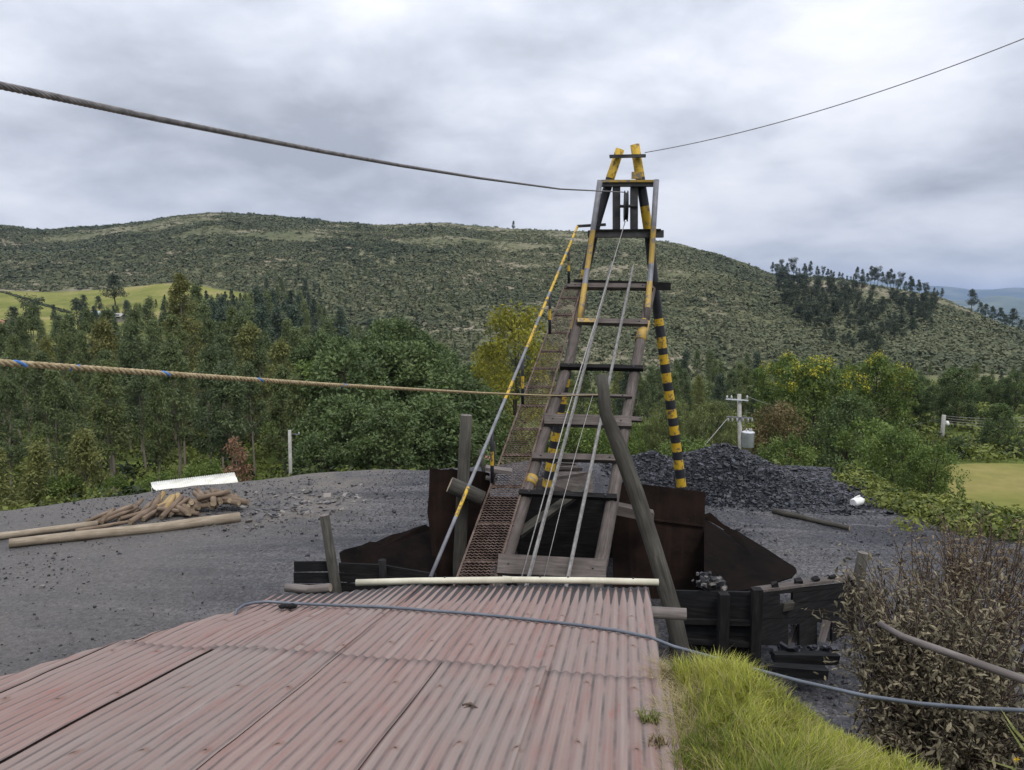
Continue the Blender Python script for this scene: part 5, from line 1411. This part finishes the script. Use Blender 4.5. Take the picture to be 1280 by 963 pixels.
for i in range(20):
    px = 125 + i * 5.4 + lrnd.uniform(-2, 2)
    plog(px, 657 - (px - 125) * 0.13 - lrnd.uniform(0, 8), lrnd.uniform(0, .06), lrnd.uniform(0.6, 0.95), lrnd.uniform(.045, .072), lrnd.uniform(0.6, 1.7), lrnd.uniform(0.12, 0.42), 'pile_log', L1, G1)
for i in range(7):
    px = 194 + i * 4.6
    plog(px, 643 - lrnd.uniform(0, 8), lrnd.uniform(0, .12), lrnd.uniform(0.4, .6), .075, lrnd.uniform(.9, 2.0), lrnd.uniform(0.1, 0.6), 'yellow_log', 'freshly split yellow piece in the middle of the log pile', 'split yellow pieces in the log pile')
L2, G2 = 'short brown log lying criss-cross in the higher right half of the pile', 'logs criss-crossed in the right half of the pile'
for i in range(30):
    px = 216 + lrnd.random() * 84; mid_ = 1 - abs(px - 266) / 55
    lv = lrnd.random() * max(mid_, 0.05)
    plog(px, 646 - (px - 216) * 0.09 - lrnd.uniform(0, 9), lv * 0.30, lrnd.uniform(0.65, 1.0), lrnd.uniform(.05, .078), lrnd.choice((lrnd.uniform(-.5, .5), lrnd.uniform(1.9, 2.7))), lrnd.uniform(-.25, .25), 'pile_log', L2, G2)
# litter of bark beside the pile
rg2 = np.random.default_rng(8); P = []
for i in range(260):
    px = rg2.normal(355, 55); q = on_z(px, rg2.normal(632, 9) - (px - 355) * 0.1, 0.05); P.append((q.x, q.y, h1(q.x, q.y) + 0.03))
V, F, t = lumps(rg2, np.array(P), rg2.uniform(0.05, 0.22, len(P)), None, 'bark', 0.2)
tag(link('bark_litter', np_mesh('bark_litter', V, F, [M['gravel']], tint=np.clip(t * 0.4 + 0.62, 0, 1))), kind='stuff')

# ------------------------------------------------------------------ white-roofed shelter behind the bank
sh = empty('low_shelter', tuple(at(243, 618, 24.5)), 'low shelter with a long white corrugated roof behind the gravel bank', 'shelter')
cA, cB, cC, cD_ = at(188.5, 603, 25.3), at(292.5, 590.5, 25.6), at(298, 603.5, 24.1), at(190, 615.5, 23.9)
n = 78; V, F = [], []
for i in range(n * 4 + 1):
    f = i / (n * 4); h_ = 0.010 * math.cos(f * n * 2 * math.pi / 2)
    V.append(cA.lerp(cB, f) + Vector((0, 0, h_))); V.append(cD_.lerp(cC, f) + Vector((0, 0, h_)))
F = [(2 * i, 2 * i + 1, 2 * i + 3, 2 * i + 2) for i in range(n * 4)]
me = np_mesh('roof', np.array([tuple(v - Vector(sh.location)) for v in V]), np.array(F), [M['white_sheet']], smooth=True)
o = link('roof', me, (0, 0, 0), sh); so = o.modifiers.new('thick', 'SOLIDIFY'); so.thickness = 0.01
for f, (p, q) in ((0.03, (cA, cD_)), (0.35, (cA, cD_)), (0.68, (cA, cD_)), (0.97, (cA, cD_))):
    for e_, e2 in ((cA, cB), (cD_, cC)):
        c = e_.lerp(e2, f); b = MB(); b.bar((c.x, c.y, h1(c.x, c.y) - 0.1), (c.x, c.y, c.z - 0.03), 0.08, 0.08, up=(0, 1, 0)); b.build('post', M['log_dark'], sh)
b = MB(); b.bar(cD_.lerp(cC, 0.01) - Vector((0, -.05, .07)), cD_.lerp(cC, .99) - Vector((0, -.05, .07)), 0.06, 0.08); b.build('eaves_board', M['sleeper'], sh)

# ------------------------------------------------------------------ utility poles and wires
def upole(px0, ytop, px1, D, r, label, name='utility_pole'):
    p = at(px0, ytop, D); q = at(px1, ytop + 70, D); d = (q - p) / (q.z - p.z); zb = h1(p.x, p.y) - 0.3
    base = p + d * (zb - p.z)
    o = empty(name, tuple(base), label, 'utility pole')
    b = MB(); b.tube([base, base.lerp(p, .5), p], [r * 1.25, r * 1.1, r], 14); b.build('shaft', M['concrete'], o)
    return o, p
o, p = upole(362, 538, 363.5, 25.5, 0.055, 'plain pale utility pole at the edge of the left forest')
b = MB(); b.bar(p + Vector((-.05, 0, -.12)), p + Vector((0.35, 0, -.15)), 0.02, 0.025); b.build('crossarm', M['steel_grey'], o)
b = MB(); b.tube([p + Vector((.32, 0, -.15)), p + Vector((.32, 0, -.07))], 0.02, 8); b.build('insulator', M['porcelain'], o)
o, p = upole(924, 493, 925, 36, 0.095, 'concrete utility pole carrying a grey transformer behind the coal heap')
for dz, x0, x1 in ((0.26, -0.68, 0.40), (1.13, -0.62, 0.66)):
    b = MB(); b.bar(p + Vector((x0, -.14, -dz + .04)), p + Vector((x1, -.14, -dz - .03)), 0.07, 0.06); c_ = b.build('crossarm', M['tank_grey'] if dz < 1 else M['steel_grey'], o)
    for f in ((0.05, 0.25, 0.95) if dz < 1 else (0.06, 0.22, 0.40, 0.62, 0.82, 0.97)):
        q = p + Vector((x0 + (x1 - x0) * f, -.14, -dz)); sgn = 1 if dz < 1 else -1
        b = MB(); b.lathe(q, (0, 0, sgn), [(0.04, .03), (.08, .06), (.11, .035), (.15, .055), (.18, .035), (.22, .02)], 10); b.build('insulator', M['porcelain'], o)
tp_ = p + Vector((0.46, -0.12, -2.6))
b = MB(); b.lathe(tp_, (0, 0, 1), [(0, .26), (.02, .29), (.70, .29), (.72, .31), (.76, .31), (.80, .22)], 22); tr_ = b.build('transformer', M['tank_grey'], o)
for a in (-.1, 0.06, .14):
    b = MB(); b.lathe(tp_ + Vector((a, -.05, .76)), (0, 0, 1), [(0, .03), (.05, .05), (.09, .03), (.13, .045), (.18, .02)], 8); b.build('bushing', M['porcelain'], tr_)
b = MB(); b.bar(tp_ + Vector((-.34, 0.06, .15)), tp_ + Vector((-.1, 0.02, .15)), 0.06, 0.06); b.bar(tp_ + Vector((-.34, 0.06, .45)), tp_ + Vector((-.1, 0.02, .45)), 0.06, 0.06); b.build('bracket', M['steel_grey'], tr_)
def wire(a, c, sag, r, label, mat='cable_light'):
    b = MB(); b.tube(catenary(a, c, sag, 16), r, 5); return tag(b.build('power_wire', M[mat], None, a), label, 'wire')
wire(p + Vector((0.38, -.14, -.1)), at(1000, 507, 60), 0.3, 0.016, 'wire leaving the top crossarm of the transformer pole to the right')
wire(p + Vector((-.6, -.14, -1.2)), at(868, 572, 33), 0.0, 0.018, 'slanting stay wire left of the transformer pole')
o, p = upole(1180, 519, 1173.5, 48, 0.12, 'leaning pale utility pole with a white lamp at the hayfield')
b = MB(); b.lathe(p + Vector((.22, -.05, -.55)), (0.1, 0, -1), [(-.18, .05), (-.1, .10), (0.05, .14), (.12, .10), (.15, .03)], 12); b.bar(p + Vector((0, -.05, -.4)), p + Vector((.22, -.05, -.4)), 0.04, 0.04); b.build('lamp_head', M['white_plastic'], o)
for i, (dz, yl, yr) in enumerate(((0.05, 517, 517), (0.2, 521, 521), (.35, 524, 526), (0.5, 527, 530))):
    a = p + Vector((0, 0, -dz))
    wire(a, at(1330, yr, 46), 0.25, 0.011, ('topmost', 'second', 'third', 'lowest')[i] + ' of the four wires running right from the leaning pole')
wire(p + Vector((0, 0, -.15)), at(1100, 533, 58), 0.25, 0.012, 'wire running left and down from the leaning pole')

# ------------------------------------------------------------------ small things on the right of the yard
b = MB(); q = on_z(1072, 630, 0.05); z = h1(q.x, q.y); c = Vector((q.x, q.y, z + 0.13)); d = Vector((0.85, 0.5, 0.05)).normalized()
b.lathe(c - d * 0.2, d, [(0, .02), (0.0, .09), (.03, .115), (.30, .115), (.37, .08), (.41, .04), (.46, .04), (.46, .01)], 14); j = b.build('plastic_jug', M['white_plastic'])
tag(j, 'white plastic jug lying on the coal yard near the creepers', 'jug')
b = MB(); d2 = Vector((-.5, .85, 0)); b.bar(c - d * 0.12 + d2 * 0.02 + Vector((0, 0, .11)), c + d * .08 + Vector((0, 0, .15)), 0.03, 0.03); b.build('handle', M['white_plastic'], j)
glog('long_log', (966, 640), (1062, 656), 0.07, 'dark plank-like log lying below the coal heap', 'log_dark')
glog('branch', (1072, 588), (1096, 602), 0.05, 'pale bare branch lying on the creepers of the right berm', 'pale_log', r2=.03)['category'] = 'branch'

# ------------------------------------------------------------------ farmhouses far off on the pasture
def house(px, D, w, d, hgt, wallm, roofm, label, rot=0.2):
    x = px2x(px, D); z = h1(x, D) + 0.3; o = empty('farmhouse', (x, D, z), label, 'house')
    o.rotation_euler = (0, 0, rot)
    def bb(name, parts, mat, parent=o):
        b = MB()
        for p_ in parts: b.box(Vector((x, D, z)) + Vector(p_[0]), (p_[1][0], 0, 0), (0, p_[1][1], 0), (0, 0, p_[1][2]))
        return b.build(name, M[mat], parent)
    bb('wall', [((0, 0, hgt / 2 - .3), (w / 2, d / 2, hgt / 2 + .3))], wallm)
    b = MB(); O = Vector((x, D, z)); r = w / 2 + .4; dd = d / 2 + .5; rz = hgt + d * 0.28
    b.plate([O + Vector((-r, -dd, hgt)), O + Vector((r, -dd, hgt)), O + Vector((r, 0, rz)), O + Vector((-r, 0, rz))], 0.12); b.plate([O + Vector((-r, dd, hgt)), O + Vector((-r, 0, rz + .01)), O + Vector((r, 0, rz + .01)), O + Vector((r, dd, hgt))], 0.12)
    b.build('roof', M[roofm], o)
    bb('door', [((0, -d / 2, 1.0), (.45, .04, 1.0))], 'glass_dark')
    for q in (-.3, .3): bb('window', [((w * q, -d / 2, 1.5), (.5, .04, .5))], 'glass_dark')
house(131, 205, 5, 3.2, 1.5, 'wall_dull', 'green_sheet', 'small farmhouse with a grey-green sheet roof on the left pasture')
house(149, 200, 3.4, 3, 1.4, 'wall_dull', 'concrete', 'pale shed with a flat-looking roof right of the green-roofed farmhouse', -.1)
house(-2, 176, 6, 5, 2.6, 'wall_white', 'tile', 'little house with a red tiled roof at the left edge of the picture', .1)
0 and house(176, 255, 5, 3, 1.3, 'wall_white', 'concrete', 'long white building at the top of the pasture', 0.05)

# ------------------------------------------------------------------ grass on the bank beside the roof
rg = np.random.default_rng(31)
def blades(n, sampler, hgt, wid, mat, lean, name):
    x, y, hs = sampler(n); n = len(x)
    z = H(x, y) + 0.01
    h_ = hgt * hs * (0.55 + 0.75 * rg.random(n)); a = rg.random(n) * 2 * np.pi
    a = a * 0.6 + (vnoise(x, y, 0.12, 97) + vnoise(x, y, 0.42, 98)) * 8
    ln = lean * (0.25 + 1.1 * rg.random(n)) * h_; dx, dy = np.cos(a) * ln + 0.10 * h_, np.sin(a) * ln - 0.05 * h_
    w = wid * (0.6 + 0.8 * rg.random(n)); b_ = rg.random(n) * np.pi; wx, wy = np.cos(b_) * w, np.sin(b_) * w
    f = np.array([0, 0.4, 0.75, 1.0]); tw = np.array([1, 0.9, 0.6, 0.08])
    V = np.empty((n, 4, 2, 3))
    for i in range(4):
        cx, cy, cz = x + dx * f[i] ** 1.9, y + dy * f[i] ** 1.9, z + h_ * (f[i] - 0.22 * f[i] ** 2.5 * lean)
        for s_, sg in ((0, 1), (1, -1)): V[:, i, s_] = np.stack([cx + sg * wx * tw[i], cy + sg * wy * tw[i], cz], -1)
    V = V.reshape(-1, 3); q = np.arange(n)[:, None] * 8
    F = np.concatenate([np.stack([q[:, 0] + 2 * i, q[:, 0] + 2 * i + 1, q[:, 0] + 2 * i + 3, q[:, 0] + 2 * i + 2], 1) for i in range(3)])
    t = np.clip(rg.normal(0.5, 0.24, n) + vnoise(x, y, 0.45, 91) * 0.9, 0, 1)
    return link(name, np_mesh(name, V, F, [mat], tint=np.repeat(t, 8)))
def roof_x(y): return s_r * cD.x + P0.x + (y - P0.y) * math.tan(RA) * 1.0 + 0.0
def samp(n):
    y = rg.uniform(2.4, 5.75, n * 3); x = rg.uniform(0.3, 3.4, n * 3)
    rx = np.array([P0.x + cD.x * s_r + uD.x * ((yy - P0.y - cD.y * s_r) / uD.y) for yy in y])
    d = (x - 1.1) * 0.877 + (y - 5.4) * 0.482
    edge = rx + 0.0 + np.interp(y, [2.5, 3.5, 4.3, 4.8, 5.4], [0.02, -0.02, 0.08, 0.06, 0.06]) + vnoise(x * 0, y, 0.35, 92) * 0.12
    k = (x > edge) & (d < -0.02 + vnoise(x, y, 0.5, 93) * 0.30)
    patch = vnoise(x, y, 0.45, 94) + np.clip((edge + 0.28 - x) / 0.28, 0, 1) * 0.55 * (y < 4.6)
    k &= (patch < 0.33) | (rg.random(n * 3) < 0.12)
    x, y, d, edge = x[k][:n], y[k][:n], d[k][:n], edge[k][:n]
    hs = np.interp(d, [-2.0, -0.6, 0.0, 0.3], [0.8, 0.95, 0.72, 0.5]) * np.interp(x - edge, [0, 0.4, 1.0], [1.2, 1.3, 0.8]) * (1 + vnoise(x, y, 0.35, 95) * 1.1)
    return x, y, hs
tag(blades(42000, samp, 0.118, 0.0024, M['blade'], 0.6, 'bank_grass'), kind='stuff')
def samp_dry(n):
    x, y, hs = samp(n * 2); k = rg.random(len(x)) < 0.5
    return x[k], y[k], hs[k] * 0.9
tag(blades(12000, samp_dry, 0.135, 0.0014, M['straw'], 0.9, 'dry_grass'), kind='stuff')
def samp_litter(n):
    y = rg.uniform(2.3, 5.5, n); x = edge_x(y) - 0.04 + np.abs(rg.normal(0, 0.16, n))
    return x, y, 0.5 + 0.5 * rg.random(n)
tag(blades(5200, samp_litter, 0.11, 0.0017, M['straw'], 1.6, 'dry_litter'), kind='stuff')
# seed heads standing up behind the hose
b = MB()
for i in range(26):
    px = rnd.uniform(850, 1010); D = rnd.uniform(5.0, 5.8); q = at(px, 850, D); z = h1(q.x, D)
    hh = rnd.uniform(0.3, 0.55); lean = rnd.uniform(-.08, .08)
    P = [Vector((q.x, D, z)), Vector((q.x + lean * .4, D, z + hh * .6)), Vector((q.x + lean, D, z + hh * .85)), Vector((q.x + lean * 1.3, D, z + hh))]
    b.tube(P, [0.0016, 0.0014, 0.004, 0.001], 4)
tag(b.build('seed_stalks', M['straw'], None, (2, 5.4, 2)), kind='stuff')
# tufts growing over the roof edge
def tuft(px, py, n, h_, label):
    s, t = roof_st(px, py); c = roof_pt(s, t, 0.0); b = MB()
    for i in range(n):
        a = rnd.uniform(0, 6.28); L = h_ * rnd.uniform(.5, 1.2); o_ = Vector((rnd.uniform(-.05, .05), rnd.uniform(-.05, .05), 0))
        d = Vector((math.cos(a) * .6, math.sin(a) * .6, 0)) * L
        b.tube([c + o_, c + o_ + d * .4 + Vector((0, 0, L * .6)), c + o_ + d + Vector((0, 0, L * .55))], [0.003, 0.0022, 0.0006], 4)
    tag(b.build('grass_tuft', M['straw'] if n < 50 else M['olive'], None, c), label, 'grass tuft')
M['olive'] = mat_plain('olive_grass', (0.10, 0.12, 0.03), (0.22, 0.22, 0.07), 20)
tuft(812, 903, 70, 0.11, 'small olive tuft curling over the right edge of the roof'); tuft(836, 846, 34, 0.10, 'dry straw tuft at the upper corner of the grass by the roof'); tuft(822, 935, 40, 0.09, 'straw tuft at the lower edge of the roof beside the grass')

# ------------------------------------------------------------------ dusty bush at the lower right
def bush(seed, base, blobs, nstem, nleaf_, label, leafm, L, Wd):
    rg = np.random.default_rng(seed); base = np.array(base)
    paths, C, Sx, keepd = [], [], [], []
    for (c, r, n) in blobs:
        c = np.array(tuple(c))
        for i in range(n):
            g_ = rg.normal(size=3); g_ /= np.linalg.norm(g_); e = c + g_ * np.array(r) * rg.random() ** 0.4
            root = base + np.array([rg.normal(0, .35), rg.normal(0, .25), 0])
            mid = (root * 0.45 + e * 0.55) + np.array([0, 0, 0.18]) + rg.normal(0, 0.10, 3)
            tip = e + (e - mid) * 0.18 + np.array([0, 0, -0.06])
            paths.append((np.array([root, (root + mid) / 2 + rg.normal(0, .05, 3), mid, e, tip]), np.array([.013, .010, .007, .004, .002])))
            d = tip - mid; m_ = nleaf_
            # opposite leaves along the twig and on side twigs
            for s_ in range(4):
                if s_: 
                    f0 = rg.uniform(0.1, 0.8); st = mid + d * f0; dd = d / np.linalg.norm(d) * 0.30 + rg.normal(0, .17, 3); dd[2] -= 0.05
                    paths.append((np.array([st, st + dd * .5, st + dd + np.array([0, 0, -.03])]), np.array([.003, .0022, .0012])))
                else: st, dd = mid, d
                q = np.linspace(0.1, 1.0, m_)[:, None]
                C.append(st + dd * q + rg.normal(0, .012, (m_, 3))); Sx.append(np.repeat((dd / np.linalg.norm(dd))[None], m_, 0))
    C = np.concatenate(C); A = np.concatenate(Sx); n = len(C)
    a = A * 0.55 + rg.normal(0, 0.55, (n, 3)); a[:, 2] -= 0.25; a /= np.linalg.norm(a, axis=1, keepdims=True)
    up = rg.normal(0, .45, (n, 3)) + np.array([0, 0, 1.0]); b_ = np.cross(a, up); b_ /= np.linalg.norm(b_, axis=1, keepdims=True); nn_ = np.cross(b_, a)
    s = (0.35 + 1.0 * rg.random((n, 1)) ** 1.3); l, w, k_ = a * L * s, b_ * Wd * s, nn_ * L * 0.10 * s
    V = np.stack([C, C + l * .35 + w * .5 - k_, C + l * .72 + w * .38 - k_ * .6, C + l - nn_ * L * .18 * s, C + l * .72 - w * .38 - k_ * .6, C + l * .35 - w * .5 - k_], 1)
    mid1, = (C + l * .5 + k_ * .2,)
    V = np.concatenate([V, mid1[:, None]], 1).reshape(-1, 3)
    i0 = np.arange(n)[:, None] * 7
    F = np.concatenate([i0 + np.array([[0, 1, 6, 5]]), i0 + np.array([[1, 2, 3, 6]]), i0 + np.array([[5, 6, 3, 4]])])
    t = np.clip(rg.normal(.5, .25, n) + 0.25 * vnoise(C[:, 0], C[:, 2], .35, seed), 0, 1)
    o = empty('dusty_bush', tuple(base), label, 'bush')
    v, f = limb_tubes(paths, 5)
    link('stems', np_mesh('stems', v - base, f, [M['twig']], smooth=True), (0, 0, 0), o)
    link('leaves', np_mesh('leaves', V - base, F, [M[leafm]], tint=np.repeat(t, 7)), (0, 0, 0), o)
    return o
bz = h1(at(1170, 900, 7.2).x, 7.2)
P = lambda x, y, D: at(x, y, D)
bush(61, (at(1170, 900, 7.2).x, 7.2, bz - .1), [(P(1150, 790, 7.2), (.80, .7, .50), 84), (P(1240, 830, 6.6), (.7, .7, .55), 62), (P(1120, 860, 6.9), (.50, .5, .40), 60), (P(1195, 910, 6.3), (.75, .6, .45), 62), (P(1100, 740, 7.4), (.36, .4, .26), 34), (P(1275, 910, 6.0), (.6, .6, .5), 40), (P(1230, 745, 7.6), (.6, .6, .35), 26)], 5, 9, 'big dusty grey-brown bush in the lower right corner', 'leaf_dusty', 0.078, 0.026)
bush(62, (at(1200, 800, 8.6).x, 8.6, h1(at(1200, 800, 8.6).x, 8.6) - .1), [(P(1160, 705, 8.6), (.75, .6, .35), 32), (P(1230, 690, 8.6), (.8, .6, .42), 38), (P(1290, 720, 8.2), (.6, .6, .5), 34), (P(1200, 665, 9.0), (.8, .5, .22), 22)], 5, 9, 'sparse reddish-brown bush rising behind the dusty one', 'leaf_dusty_top', 0.062, 0.020)
# long green leaf blades and a yellow flower at the corner
b = MB()
for (x0, y0, x1, y1, x2, y2) in ((1330, 980, 1268, 912, 1250, 885), (1320, 1000, 1278, 935, 1258, 905), (1310, 1010, 1265, 960, 1232, 950)):
    pts = [at(x0, y0, 3.6), at(x1, y1, 3.7), at(x2, y2, 3.9)]; side = Vector((0.5, 0, .4)).normalized()
    i0 = len(b.v)
    for p_, w in zip(pts, (0.008, 0.007, 0.001)): b.v += [p_ + side * w, p_ - side * w]
    for k in range(2): b.face((i0 + 2 * k, i0 + 2 * k + 1, i0 + 2 * k + 3, i0 + 2 * k + 2))
root = at(1330, 1000, 3.6)
b.tube([(root.x, root.y, h1(root.x, root.y)), root], 0.01, 6)
tag(b.build('blade_plant', M['olive'], None, (root.x, root.y, h1(root.x, root.y))), 'long green strap leaves entering at the lower right corner', 'plant')
fl = empty('yellow_flower', tuple(at(1270, 990, 4.2)), 'single small yellow flower in the lower right corner', 'flower')
b = MB(); c = at(1270, 949, 4.2)
for k in range(6):
    a = k * math.pi / 3; d = Vector((math.cos(a), -.35, math.sin(a))).normalized(); b.plate([c, c + d * .012 + Vector((0, 0, .006)), c + d * .022, c + d * .012 - Vector((0, 0, .006))], 0.001)
M['petal'] = mat_plain('yellow_petal', (.6, .36, .02), (.7, .45, .03), 9); b.build('petals', M['petal'], fl)
b = MB(); b.tube([at(1270, 1010, 4.2), c], 0.002, 5); b.build('stem', M['olive'], fl)
